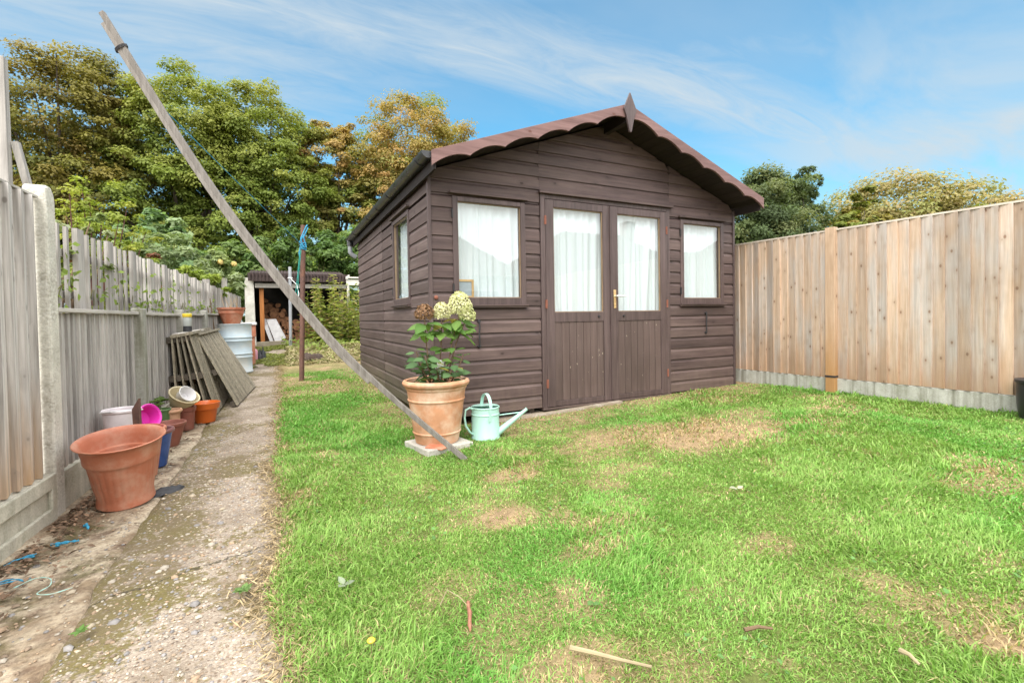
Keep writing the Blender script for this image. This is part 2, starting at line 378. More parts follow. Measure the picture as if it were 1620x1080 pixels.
SUN_EL, SUN_AZ = R_(52), R_(215)          # compass bearing from +Y, clockwise: behind and to the left of the camera
sun = bpy.data.lights.new('sun', 'SUN'); sun.energy = .7; sun.angle = R_(40); sun.color = (1, .965, .91)
so = bpy.data.objects.new('sun', sun); COL.objects.link(so)
sd = Vector((math.sin(SUN_AZ) * math.cos(SUN_EL), math.cos(SUN_AZ) * math.cos(SUN_EL), math.sin(SUN_EL)))
so.rotation_euler = sd.to_track_quat('Z', 'Y').to_euler(); so.location = (0, 0, 20)
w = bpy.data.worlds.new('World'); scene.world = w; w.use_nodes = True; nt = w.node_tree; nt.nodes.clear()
sky = nd(nt, 'ShaderNodeTexSky', sky_type='NISHITA', sun_disc=False, sun_elevation=SUN_EL, sun_rotation=SUN_AZ, air_density=1.2, dust_density=.4, ozone_density=2.0)
dirv = nd(nt, 'ShaderNodeTexCoord').outputs['Generated']
sx = nd(nt, 'ShaderNodeSeparateXYZ', {0: dirv}); dz = math_(nt, 'ADD', math_(nt, 'MAXIMUM', sx.outputs[2], 0.0), .16)
pv = nd(nt, 'ShaderNodeCombineXYZ', {0: math_(nt, 'DIVIDE', sx.outputs[0], dz), 1: math_(nt, 'DIVIDE', sx.outputs[1], dz), 2: 0.0}).outputs[0]
c1 = noise(nt, vscale(nt, pv, (.55, 1.5, 1), (0, 0, R_(-38)), (2.3, .6, 0)), 1.0, 9, .62, .8)
c2 = noise(nt, vscale(nt, pv, (.5, .8, 1), (0, 0, R_(20)), (5.1, 1.2, 0)), .8, 6, .55, .3)
wisps = ramp(nt, c1, [(.46, 0.0), (.74, .9)]); soft = ramp(nt, c2, [(.42, 0.0), (.72, .75)])
fill_zen = nd(nt, 'ShaderNodeMapRange', {0: sx.outputs[2], 1: .54, 2: .7, 3: 0.0, 4: 1.0}, interpolation_type='SMOOTHSTEP').outputs[0]
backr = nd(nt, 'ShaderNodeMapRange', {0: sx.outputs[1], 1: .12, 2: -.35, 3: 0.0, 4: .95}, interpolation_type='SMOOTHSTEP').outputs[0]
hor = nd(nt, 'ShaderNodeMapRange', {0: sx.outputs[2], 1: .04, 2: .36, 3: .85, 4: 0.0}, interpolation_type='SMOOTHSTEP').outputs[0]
sp_ = nd(nt, 'ShaderNodeSeparateXYZ', {0: pv}); PX, PY = sp_.outputs[0], sp_.outputs[1]
def band(ax, ay, c, w_, wob):
    d_ = math_(nt, 'ADD', math_(nt, 'ADD', math_(nt, 'MULTIPLY', PX, ax), math_(nt, 'MULTIPLY', PY, ay)), math_(nt, 'MULTIPLY_ADD', c2, wob, -c - wob * .5))
    q_ = math_(nt, 'DIVIDE', d_, w_); return math_(nt, 'POWER', 2.718, math_(nt, 'MULTIPLY', math_(nt, 'MULTIPLY', q_, q_), -1.0))
def blob_(cx, cy_, r_):
    a_, b_ = math_(nt, 'DIVIDE', math_(nt, 'SUBTRACT', PX, cx), r_), math_(nt, 'DIVIDE', math_(nt, 'SUBTRACT', PY, cy_), r_)
    return math_(nt, 'POWER', 2.718, math_(nt, 'MULTIPLY', math_(nt, 'ADD', math_(nt, 'MULTIPLY', a_, a_), math_(nt, 'MULTIPLY', b_, b_)), -1.0))
fib = ramp(nt, noise(nt, vscale(nt, pv, (1.2, 4.5, 1), (0, 0, R_(10)), (1.1, .4, 0)), 2.2, 9, .66, 1.2), [(.25, .4), (.7, 1.0)])
st1 = math_(nt, 'MULTIPLY', math_(nt, 'MULTIPLY', band(.146, .989, 1.3, .19, .18), fib), .95)
st2 = math_(nt, 'MULTIPLY', math_(nt, 'MULTIPLY', band(.55, .835, 1.42, .11, .2), fib), .5)
c3 = noise(nt, vscale(nt, pv, (1.0, 2.2, 1), (0, 0, R_(-12)), (3.7, 2.2, 0)), 1.3, 7, .58, .5)
rb = math_(nt, 'MULTIPLY', blob_(2.15, .74, .85), ramp(nt, c3, [(.33, .3), (.6, 1.0)])); lb_ = math_(nt, 'MULTIPLY', blob_(-.3, 1.45, .75), math_(nt, 'MULTIPLY', fib, .85))
cover = math_(nt, 'MAXIMUM', math_(nt, 'MAXIMUM', st1, st2), math_(nt, 'MAXIMUM', rb, lb_))
cover = math_(nt, 'MAXIMUM', math_(nt, 'MAXIMUM', math_(nt, 'MULTIPLY', wisps, .5), math_(nt, 'MULTIPLY_ADD', soft, .45, .12)), math_(nt, 'MAXIMUM', cover, hor))
blue = mixc(nt, 1.0, sky.outputs[0], (.185, .52, .575), 'MULTIPLY')
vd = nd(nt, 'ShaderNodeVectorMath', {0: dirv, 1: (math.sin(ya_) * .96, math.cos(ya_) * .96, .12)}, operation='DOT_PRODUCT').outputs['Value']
fill_deck = nd(nt, 'ShaderNodeMapRange', {0: math_(nt, 'MULTIPLY_ADD', c2, .16, math_(nt, 'SUBTRACT', vd, .08)), 1: .56, 2: .3, 3: 0.0, 4: 1.0}, interpolation_type='SMOOTHSTEP').outputs[0]  # bright cloud added outside a cone round the camera heading, for flatter light
back = math_(nt, 'MAXIMUM', math_(nt, 'MAXIMUM', backr, fill_zen), fill_deck)  # out-of-view cloud behind, overhead and around, brightened as soft fill light
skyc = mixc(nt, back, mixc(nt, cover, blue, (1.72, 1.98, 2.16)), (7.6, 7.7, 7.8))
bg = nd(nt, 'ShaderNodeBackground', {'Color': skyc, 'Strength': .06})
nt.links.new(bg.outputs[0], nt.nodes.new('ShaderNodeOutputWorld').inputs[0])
scene.view_settings.view_transform = 'Standard'; scene.view_settings.look = 'None'; scene.view_settings.exposure = 2.65; scene.view_settings.gamma = 1
scene.render.engine = 'CYCLES'
cy = scene.cycles; cy.max_bounces = 8; cy.diffuse_bounces = 4; cy.transparent_max_bounces = 12; cy.transmission_bounces = 6; cy.caustics_reflective = False; cy.caustics_refractive = False; cy.use_denoising = True
try: cy.denoiser = 'OPENIMAGEDENOISE'
except Exception: pass
# ------------------------------------------------------------------ ground, path, lawn
def grid_sheet(name, xs, ys, zf, mat, colf=None, keep=None):
    X, Y = np.meshgrid(xs, ys, indexing='xy'); Z = zf(X, Y)
    V = np.stack([X, Y, Z], -1).reshape(-1, 3); nx, ny = len(xs), len(ys)
    i = np.arange(nx * ny).reshape(ny, nx)
    F = np.stack([i[:-1, :-1], i[:-1, 1:], i[1:, 1:], i[1:, :-1]], -1).reshape(-1, 4)
    if keep is not None:
        kx = (X[:-1, :-1] + X[1:, 1:]) / 2; ky = (Y[:-1, :-1] + Y[1:, 1:]) / 2
        F = F[keep(kx, ky).ravel()]
    c = colf(X, Y).reshape(-1, 3) if colf else None
    o = np_mesh(name, V, F, c, mat, smooth=True); o['kind'] = 'structure'
    return o
def smooth(a, lo, hi): t = np.clip((a - lo) / (hi - lo), 0, 1); return t * t * (3 - 2 * t)
def path_edge(y): return -.01 + .17 * (fbm(y, y * 0, 2.2, 2) - .5) + .012 * np.clip(y - 5, 0, 6)
def crack_x(y): return -.685 + .07 * (fbm(y, y * 0, 1.4, 9) - .5) + .018 * (vnoise(y, y * 0, 14, 4) - .5)
def bare(x, y):
    b = np.zeros_like(np.asarray(x, float))
    for cx, cy, rx, ry, a in ((1.02, 2.2, .22, .17, .95), (1.3, 2.02, .1, .2, .6), (3.2, 2.75, .9, .5, 1.0), (2.6, 3.05, .8, .34, .9), (3.9, 3.0, .5, .3, .7), (2.1, 2.75, .35, .14, .6), (1.55, 2.85, .2, .1, .7), (1.45, 3.25, .22, .12, .6), (1.1, 2.55, .16, .1, .45), (2.4, 3.3, .5, .16, .65), (4.3, 3.55, .45, .22, .6),
                             (.95, 1.45, .12, .16, .6), (.6, 1.75, .2, .14, .4), (3.9, 2.3, .3, .12, .5), (1.9, 1.35, .16, .1, .6), (3.6, 1.2, .2, .08, .6), (3.0, .75, .25, .12, .5), (.75, 1.15, .24, .14, .8), (1.35, 2.75, .3, .15, .85), (1.25, 1.7, .25, .12, .6), (2.0, 2.45, .3, .14, .6), (.95, 1.0, .2, .12, .5), (1.75, 2.3, .12, .16, .6), (4.9, 1.1, .16, .07, .9)):
        d = ((x - cx) / rx) ** 2 + ((y - cy) / ry) ** 2
        b = np.maximum(b, a * (1 - smooth(d * (.3 + 1.5 * fbm(x, y, 7, 21)), .05, 1.5)))
    front = smooth(y, 3.55, 4.1) * smooth(x, 1.1, 1.9) * (.5 + .5 * fbm(x, y, 5, 11)); side = smooth(x, .75, 1.2) * smooth(y, 4.0, 4.5) * (.3 + .6 * fbm(x, y, 4, 12))
    back = smooth(y, 8.6, 10) * (.3 + .5 * fbm(x, y, 4, 13)); edge = (1 - smooth(x - path_edge(y), .0, .09)) * .55
    patchy = .62 * smooth(fbm(x, y, 1.5, 31), .53, .7) + .35 * smooth(fbm(x, y, 5, 33), .58, .75)
    return np.clip(np.maximum.reduce([b, front, side, back, edge, patchy]), 0, 1)
def lawn_col(x, y):
    b = bare(x, y)[..., None]; n = fbm(x, y, 9, 41)[..., None]; n2 = vnoise(x, y, 40, 43)[..., None]
    g = np.array([.15, .19, .05]) * (.6 + .8 * n); s = np.array([.42, .29, .17]) * (.6 + .7 * n2)
    return g * (1 - b) + s * b
m, nt = new_mat('lawn_thatch'); a_ = attr(nt, 'col').outputs['Color']; oc_ = obj_coord(nt)
fn = noise(nt, vscale(nt, oc_, (60, 60, 60)), 2.0, 5, .7)
finish(nt, mixc(nt, ramp(nt, fn, [(.35, .55), (.62, 0.0)]), a_, (.07, .055, .03)), .95, fn, .8, .012, .1); M['lawn'] = m
m, nt = new_mat('bare_ground'); oc_ = obj_coord(nt); n_ = noise(nt, oc_, 1.2, 6, .6); f_ = noise(nt, oc_, 30, 4, .7)
finish(nt, mixc(nt, ramp(nt, f_, [(.3, 0.0), (.7, .7)]), mixc(nt, ramp(nt, n_, [(.4, 0.0), (.6, 1.0)]), (.1, .075, .045), (.09, .1, .035)), (.2, .15, .1)), .95, f_, .6, .02, .1); M['ground'] = m

# exposed-aggregate path
m, nt = new_mat('path_aggregate'); oc_ = obj_coord(nt)
wv = nd(nt, 'ShaderNodeVectorMath', {0: oc_, 1: nd(nt, 'ShaderNodeVectorMath', {0: nd(nt, 'ShaderNodeTexNoise', {'Vector': oc_, 'Scale': 40.0, 'Detail': 2.0}).outputs['Color'], 'Scale': .012}, operation='SCALE').outputs[0]}, operation='ADD').outputs[0]
vo = nd(nt, 'ShaderNodeTexVoronoi', {'Vector': wv, 'Scale': 74.0}); vo2 = nd(nt, 'ShaderNodeTexVoronoi', {'Vector': wv, 'Scale': 140.0})
sc1 = nd(nt, 'ShaderNodeSeparateColor', {0: vo.outputs['Color']}); sc2 = nd(nt, 'ShaderNodeSeparateColor', {0: vo2.outputs['Color']})
peb = ramp(nt, sc1.outputs[0], [(0, (.13, .1, .085)), (.18, (.34, .25, .18)), (.4, (.47, .4, .32)), (.6, (.25, .225, .21)), (.82, (.6, .53, .43)), (1, (.72, .69, .62))])
peb2 = ramp(nt, sc2.outputs[0], [(0, (.17, .14, .11)), (.5, (.36, .31, .26)), (1, (.52, .47, .4))])
sel = math_(nt, 'MULTIPLY', ramp(nt, vo.outputs['Distance'], [(.34, 1.0), (.46, 0.0)]), math_(nt, 'GREATER_THAN', sc1.outputs[1], .15))
base = mixc(nt, ramp(nt, noise(nt, oc_, 120, 3), [(.3, 0.0), (.7, 1.0)]), (.24, .195, .155), (.41, .345, .285))
base = mixc(nt, .5, base, peb2)
c_ = mixc(nt, sel, base, peb)
big = noise(nt, oc_, 1.7, 7, .68); mo = noise(nt, oc_, 30, 4, .7)
px_ = nd(nt, 'ShaderNodeSeparateXYZ', {0: oc_}).outputs[0]
nearc = nd(nt, 'ShaderNodeMapRange', {0: px_, 1: -.68, 2: -.3, 3: .066, 4: -.008}).outputs[0]
mossf = math_(nt, 'MULTIPLY', ramp(nt, math_(nt, 'ADD', nearc, math_(nt, 'ADD', math_(nt, 'MULTIPLY', big, .6), math_(nt, 'MULTIPLY', mo, .42))), [(.5, 0.0), (.555, .9)]), math_(nt, 'SUBTRACT', 1.0, math_(nt, 'MULTIPLY', sel, .35)))
c_ = mixc(nt, mossf, c_, mixc(nt, mo, (.075, .062, .015), (.19, .16, .05)))
dirt_ = noise(nt, oc_, 3.1, 6, .65)
c_ = mixc(nt, ramp(nt, dirt_, [(.44, 0.0), (.62, .6)]), c_, (.17, .13, .09))
c_ = mixc(nt, 1.0, c_, (.9, .87, .83), 'MULTIPLY')
ys_ = nd(nt, 'ShaderNodeSeparateXYZ', {0: oc_})
ck = math_(nt, 'ABSOLUTE', math_(nt, 'ADD', math_(nt, 'ADD', math_(nt, 'SUBTRACT', ys_.outputs[1], 2.56), math_(nt, 'MULTIPLY', ys_.outputs[0], -.28)), math_(nt, 'MULTIPLY', math_(nt, 'SUBTRACT', noise(nt, oc_, 9, 5, .7), .5), .16)))
c_ = mixc(nt, ramp(nt, ck, [(.003, .85), (.011, 0.0)]), c_, (.05, .042, .03))
hgt = math_(nt, 'ADD', math_(nt, 'MULTIPLY', math_(nt, 'MULTIPLY', sel, math_(nt, 'SUBTRACT', .5, vo.outputs['Distance'])), 2.0), math_(nt, 'MULTIPLY', noise(nt, oc_, 160, 3), .5))
finish(nt, c_, .85, hgt, .7, .008, .25); M['path'] = m
# soil-and-concrete strip beside the fence
m, nt = new_mat('strip_soil'); oc_ = obj_coord(nt); big = noise(nt, oc_, 2.4, 7, .66); f_ = noise(nt, oc_, 45, 5, .7); md = noise(nt, oc_, 9, 5, .7)
c_ = mixc(nt, ramp(nt, big, [(.42, 0.0), (.56, 1.0)]), (.27, .2, .13), (.54, .45, .33))
c_ = mixc(nt, ramp(nt, md, [(.48, 0.0), (.66, .75)]), c_, (.125, .075, .05))
c_ = mixc(nt, ramp(nt, noise(nt, vscale(nt, oc_, (1, 1, 1), (0, 0, 0), (7, 3, 0)), 3.3, 6, .7), [(.54, 0.0), (.66, .85)]), c_, mixc(nt, f_, (.06, .055, .02), (.16, .14, .06)))
c_ = mixc(nt, ramp(nt, f_, [(.3, .6), (.55, 0.0)]), c_, (.085, .062, .045))
finish(nt, c_, .95, math_(nt, 'ADD', f_, md), .8, .012, .15); M['strip'] = m

xs = np.concatenate([np.linspace(-400, -9, 14), np.arange(-8.5, 10, .5), np.linspace(10.5, 400, 14)]); ys = np.concatenate([np.linspace(-200, -3, 10), np.arange(-2.5, 24, .5), np.linspace(25, 500, 14)])
grid_sheet('ground', xs, ys, lambda x, y: G(x, y) - .03, M['ground'])
ys = np.arange(-1, 15.4, .045)
def strip_sheet(name, f0, f1, n, zf, mat):
    t = np.linspace(0, 1, n); Y = np.repeat(ys[:, None], n, 1); X = f0(Y) * (1 - t) + f1(Y) * t
    V = np.stack([X, Y, zf(X, Y)], -1).reshape(-1, 3); i = np.arange(V.shape[0]).reshape(len(ys), n)
    F = np.stack([i[:-1, :-1], i[:-1, 1:], i[1:, 1:], i[1:, :-1]], -1).reshape(-1, 4)
    o = np_mesh(name, V, F, None, mat, smooth=True); o['kind'] = 'structure'; return o
fence_x = lambda y: -1.311 + .0416 * y
strip_sheet('path', lambda y: crack_x(y) + .012 * np.clip(vnoise(y, y * 0, 7, 14) * 1.7 - .42, -.3, 1) * smooth(y, 2.0, 2.7) - .004 * (1 - smooth(y, 2.3, 3.0)), lambda y: path_edge(y) + .12, 26, lambda x, y: G(x, y) - .004 + .014 * (fbm(x, y, 2.5, 51) - .5) - .012 * np.exp(-((x - crack_x(y)) / .02) ** 2), M['path'])
strip_sheet('soil_strip', lambda y: fence_x(y) - .05, lambda y: crack_x(y) + .025, 40, lambda x, y: G(x, y) - .006 - .028 * smooth(x - crack_x(y), -.006, .003) + .035 * (fbm(x, y, 5, 52) - .5) * smooth(crack_x(y) - x, 0, .15) + .02 * (1 - smooth(x - fence_x(y), 0, .25)), M['strip'])
lawn_z = lambda x, y: G(x, y) + .004 + .02 * (fbm(x, y, 3, 61) - .5) + .008 * (vnoise(x, y, 22, 62) - .5)
grid_sheet('lawn', np.arange(-.08, 6.0, .04), np.arange(-1, 11.6, .04), lawn_z, M['lawn'], lawn_col, keep=lambda x, y: (x > path_edge(y)) & ((y < 4.6) | (x < 1.5) | (y > 8.2)))

# grass blades
def make_grass():
    xs_, ys_ = [], []
    for (x0, x1, y0, y1, dens) in ((-.05, 1.2, .9, 2.2, 40000), (1.2, 3.2, .35, 2.2, 32000), (3.2, 5.75, .3, 2.2, 16000), (-.05, 2.6, 2.2, 3.4, 21000), (2.6, 5.75, 2.2, 3.4, 14000), (-.05, 1.3, 3.4, 4.3, 15000), (1.3, 5.75, 3.4, 4.22, 11000), (-.05, 1.3, 4.3, 6.5, 9500), (-.05, 1.3, 6.5, 9.0, 4000), (.4, 5.75, -.4, .33, 8000)):
        n = int((x1 - x0) * (y1 - y0) * dens); xs_.append(rng.uniform(x0, x1, n)); ys_.append(rng.uniform(y0, y1, n))
    x, y = np.concatenate(xs_), np.concatenate(ys_)
    x = x + rng.normal(size=len(x)) * .012 * (x < .1)
    k = (x > path_edge(y) - .035 * rng.random(len(x))) & ~((np.abs(x - 1.15) < .2) & (np.abs(y - 3.68) < .2)) & (x < 5.8 - .0556 * y) & ~((x > 1.26) & (y > 4.2))
    x, y = x[k], y[k]; b = bare(x, y); u = rng.random(len(x))
    k = u > b * .8; x, y, b = x[k], y[k], b[k]; n = len(x)
    d = np.hypot(x, y)
    lush = smooth(fbm(x, y, 1.6, 71), .42, .66); lush = np.maximum(lush, .9 * (1 - smooth(x, .1, .5)) * (1 - smooth(y, 5, 7)))
    tuft = smooth(fbm(x, y, 7, 73), .5, .7)
    dead = rng.random(n) < (.12 + .75 * b ** 1.2)
    L = (.018 + .018 * lush + .012 * tuft * lush) * rng.lognormal(0, .3, n); L[dead] *= .8
    az = rng.uniform(0, 2 * np.pi, n) + 0; comb = fbm(x, y, 2.2, 75) * 9
    lean = np.where(dead, rng.uniform(.7, 1.5, n), np.clip(rng.normal(.85, .36, n), .05, 1.5))
    dirx, diry = np.cos(az) + .7 * np.cos(comb), np.sin(az) + .7 * np.sin(comb); dn = np.hypot(dirx, diry) + 1e-6; dirx, diry = dirx / dn, diry / dn
    wd = (.0011 + .00062 * d) * rng.uniform(.6, 1.4, n)
    z = lawn_z(x, y) - .004
    P0 = np.stack([x, y, z], 1); D = np.stack([dirx, diry, np.zeros(n)], 1)
    fa = rng.uniform(0, 2 * np.pi, n); S = np.stack([np.cos(fa), np.sin(fa), np.zeros(n)], 1)
    S = unit(S - D * (S * D).sum(1, keepdims=True) * .6)
    mid = P0 + D * (L * np.sin(lean * .6) * .5)[:, None] + np.array([0, 0, 1]) * (L * np.cos(lean * .6) * .55)[:, None]
    tip = P0 + D * (L * np.sin(lean))[:, None] + np.array([0, 0, 1]) * np.maximum(L * np.cos(lean), .004)[:, None]
    V = np.empty((n, 5, 3)); h = wd[:, None] * S
    V[:, 0] = P0 - h; V[:, 1] = P0 + h; V[:, 2] = mid + h * .8; V[:, 3] = mid - h * .8; V[:, 4] = tip
    base = np.arange(n) * 5
    F = np.stack([np.stack([base, base + 1, base + 2], 1), np.stack([base, base + 2, base + 3], 1), np.stack([base + 3, base + 2, base + 4], 1)], 1).reshape(-1, 3)
    t = rng.random(n)[:, None]; yl = smooth(fbm(x, y, 1.1, 77), .35, .65)[:, None]
    g = (np.array([.13, .345, .052]) * (1 - t) + np.array([.25, .475, .105]) * t) * (1 - .5 * yl) + (np.array([.25, .38, .07]) * (1 - t) + np.array([.4, .46, .15]) * t) * .5 * yl; g = g * rng.uniform(.78, 1.18, (n, 1))
    s = np.array([.58, .45, .24]) * (.5 + .65 * t)
    c = np.where(dead[:, None], s, g)
    np_mesh('grass', V.reshape(-1, 3), F, np.repeat(c, 5, 0), M['grassm'])['kind'] = 'stuff'
make_grass()
# dry clippings along the path edge and behind the shed
def litter(name, x, y, zf, L, col, mat, w=.004, lift=.02):
    n = len(x); az = rng.uniform(0, 2 * np.pi, n); T = np.stack([np.cos(az), np.sin(az), rng.normal(size=n) * .25], 1)
    N = np.stack([rng.normal(size=n) * .4, rng.normal(size=n) * .4, np.ones(n)], 1)
    P = np.stack([x, y, zf + rng.random(n) * lift], 1)
    o = leaves(name, P, N, L, col, mat, w, T=T); o['kind'] = 'stuff'; return o
n = 9000; y = np.concatenate([rng.uniform(.9, 4, n // 2), rng.uniform(4, 11, n // 2)]); x = path_edge(y) + rng.normal(size=n) * .05 - .01
c = np.array([.46, .35, .2])[None] * rng.uniform(.5, 1.25, (n, 1))
litter('dry_grass', x, y, G(x, y) + .004, rng.uniform(.02, .06, n), c, M['dry'], .09, .012)
n = 26000; x = rng.uniform(.05, 3.6, n); y = rng.uniform(9.7, 13.7, n); k = y > 9.9 + .5 * (fbm(x, y, 1.5, 6) - .5); k &= x > .1 + .35 * (fbm(x, y, 2, 5)) - .1; x, y = x[k], y[k]
hz = .1 * smooth(fbm(x, y, 1.2, 81), .3, .75) * smooth(y, 10, 11) * (1 - smooth(y, 12.3, 13.4)); n = len(x); t = rng.random((n, 1))
c = np.where(rng.random((n, 1)) < .25, np.array([.2, .25, .06]) * (.6 + t), np.array([.5, .42, .24]) * (.45 + .8 * t))
litter('cut_grass', x, y, G(x, y) + hz, rng.uniform(.05, .17, n), c, M['dry'], .1, .06)
n = 2600; y = rng.uniform(1.4, 6, n) ** 1; x = fence_x(y) + .06 + np.abs(rng.normal(size=n)) * .1
c = np.array([.2, .13, .085])[None] * rng.uniform(.4, 1.9, (n, 1)); litter('leaf_litter', x, y, G(x, y) + .006, rng.uniform(.012, .045, n), c, M['dry'], .5, .015)
# loose stones on path and soil
def pebbles():
    n = 4200; y = rng.uniform(.95, 6, n) * rng.uniform(.55, 1, n) + .5; x = np.where(rng.random(n) < .7, rng.uniform(-.66, .02, n), rng.uniform(-1.15, -.7, n))
    ph = np.array([[1, 0, 0], [0, 1, 0], [-1, 0, 0], [0, -1, 0], [0, 0, 1], [.6, .6, .65], [-.6, .6, .65], [-.6, -.6, .65], [.6, -.6, .65]])
    fs = [(0, 5, 8), (0, 1, 5), (1, 6, 5), (1, 2, 6), (2, 7, 6), (2, 3, 7), (3, 8, 7), (3, 0, 8), (4, 8, 5), (4, 5, 6), (4, 6, 7), (4, 7, 8)]
    s = rng.uniform(.002, .0075, n) * (1 + (rng.random(n) < .05) * 1.2)
    sc = np.stack([s * rng.uniform(.8, 1.5, n), s * rng.uniform(.8, 1.5, n), s * rng.uniform(.5, .9, n)], 1); a = rng.uniform(0, 6.28, n)
    q = ph[None] * sc[:, None]; qx = q[..., 0] * np.cos(a)[:, None] - q[..., 1] * np.sin(a)[:, None]; qy = q[..., 0] * np.sin(a)[:, None] + q[..., 1] * np.cos(a)[:, None]
    V = np.stack([qx + x[:, None], qy + y[:, None], q[..., 2] + (G(x, y) - .004)[:, None]], -1).reshape(-1, 3)
    F = (np.array(fs)[None] + (np.arange(n) * 9)[:, None, None]).reshape(-1, 3)
    pal = np.array([[.5, .42, .31], [.32, .24, .17], [.5, .44, .36], [.3, .28, .27], [.42, .3, .2]]); c = pal[rng.integers(0, 5, n)] * rng.uniform(.7, 1.15, (n, 1))
    np_mesh('gravel', V, F, np.repeat(c, 9, 0), M['dry'], smooth=True)['kind'] = 'stuff'
pebbles()
# ------------------------------------------------------------------ summerhouse
X0, X1, Y0, Y1, ZB, ZE = 1.279, 5.294, 4.214, 8.384, .06, 2.33
RX, RZ, SL = 3.285, 3.153, .363
SH = thing('summerhouse', 'dark brown shiplap summerhouse with glazed double doors, two front windows and a scalloped gable', 'shed', (X0, Y0, Gf(X0, Y0)))
PIT = .131
def siding(mb, tf, uL, uR, z0, z1):
    fL = uL if callable(uL) else (lambda z: uL); fR = uR if callable(uR) else (lambda z: uR)
    k = math.floor((z0 - ZB) / PIT + 1e-6)
    while ZB + k * PIT < z1 - 1e-6:
        b = ZB + k * PIT; r = random.random()
        prof = [(0, .0), (0, .014), (.09, .014), (.1, .007), (.112, .002), (PIT, 0.0)]
        pts = [(min(max(b + dz_, z0), z1), dd) for dz_, dd in prof]
        rows = [(fL(z), fR(z), z, dd) for z, dd in pts]
        vs, fs = [], []
        for (l, r2, z, dd) in rows:
            if l > r2: l = r2 = (l + r2) / 2
            vs += [tf(l, dd, z), tf(r2, dd, z)]
        for i in range(len(rows) - 1):
            if abs(rows[i][2] - rows[i + 1][2]) < 1e-7 and abs(rows[i][3] - rows[i + 1][3]) < 1e-7: continue
            fs.append((2 * i, 2 * i + 1, 2 * i + 3, 2 * i + 2))
        mb.add(vs, fs, r); k += 1
front = lambda u, d, z: (u, Y0 - d, z)
left = lambda u, d, z: (X0 - d, Y1 + Y0 - u, z)      # u runs so that outward faces keep their winding
right = lambda u, d, z: (X1 + d, u, z)
backf = lambda u, d, z: (X1 + X0 - u, Y1 + d, z)
ztop = lambda x: RZ - .075 - SL * abs(x - RX)
xl = lambda z: RX - (RZ - .075 - z) / SL; xr = lambda z: RX + (RZ - .075 - z) / SL
W1 = (1.489, 2.256, 1.115, 2.132); W2 = (4.374, 5.118, 1.115, 2.132); DW = (2.43, 4.19, .05, 2.25)
mb = MB()
for a, b, h in ((X0, 2.424, W1), (4.2, X1, W2)):
    L = lambda z, a=a: max(a, xl(z)); R = lambda z, b=b: min(b, xr(z))
    siding(mb, front, a, h[0] + .02, h[2], h[3]); siding(mb, front, h[1] - .02, b, h[2], h[3]); siding(mb, front, a, b, ZB, h[2])
    siding(mb, front, L, R, h[3], ztop(2.43) if a < 2 else ztop(4.2))
siding(mb, front, lambda z: max(2.428, xl(z)), lambda z: min(4.196, xr(z)), DW[3] - .02, RZ - .08)
for xj in (2.426, 4.198): mb.box(xj - .004, xj + .004, Y0 - .012, Y0 + .02, 2.25, ztop(xj), .2)
mb.build('front_wall', M['shed_x'], SH)
mb = MB(); yy = lambda y: Y1 + Y0 - y
WS = (4.92, 5.70, 1.15, 2.14)
for a, b in ((Y0, 6.335), (6.345, Y1)):
    if a < 5:
        siding(mb, left, yy(WS[0] + .02), yy(a), WS[2], WS[3]); siding(mb, left, yy(b), yy(WS[1] - .02), WS[2], WS[3])
        siding(mb, left, yy(b), yy(a), ZB, WS[2]); siding(mb, left, yy(b), yy(a), WS[3], ZE + .02)
    else: siding(mb, left, yy(b), yy(a), ZB, ZE + .02)
mb.box(X0 - .01, X0 + .02, 6.336, 6.344, ZB, ZE, .1)
mb.build('side_wall', M['shed_y'], SH)
mb = MB(); siding(mb, right, Y0, Y1, ZB, ZE + .02); mb.build('side_wall', M['shed_y'], SH)
mb = MB(); siding(mb, backf, lambda z: max(X0, X0 + X1 - xr(z)), lambda z: min(X1, X0 + X1 - xl(z)), ZB, RZ - .08); mb.build('back_wall', M['shed_x'], SH)
for (x, y) in ((X0 - .012, Y0 - .012), (X1 + .012, Y0 - .012)): mb = MB(); mb.box(x - .016, x + .016, y - .014, y + .02, ZB - .005, ZE - .02); mb.build('corner_trim', M['shed_z'], SH, bevel=.003)
mb = MB(); mb.box(X0 + .01, X1 - .01, Y0 + .02, Y1 - .02, ZB + .0, ZB + .03); mb.build('floor', M['duck_d'], SH)
mb = MB()
for i in range(9): x = X0 + .1 + i * (X1 - X0 - .2) / 8; mb.box(x - .03, x + .03, Y0 + .05, Y1 - .05, ZB - .05, ZB - .002)
for x, z in ((1.32, -.06), (2.9, -.06), (3.24, -.04), (4.1, -.02), (5.2, 0.0)): mb.box(x - .06, x + .06, Y0 + .03, Y0 + .14, z - .06, ZB - .053)
mb.build('floor_bearers', M['duck_d'], SH)
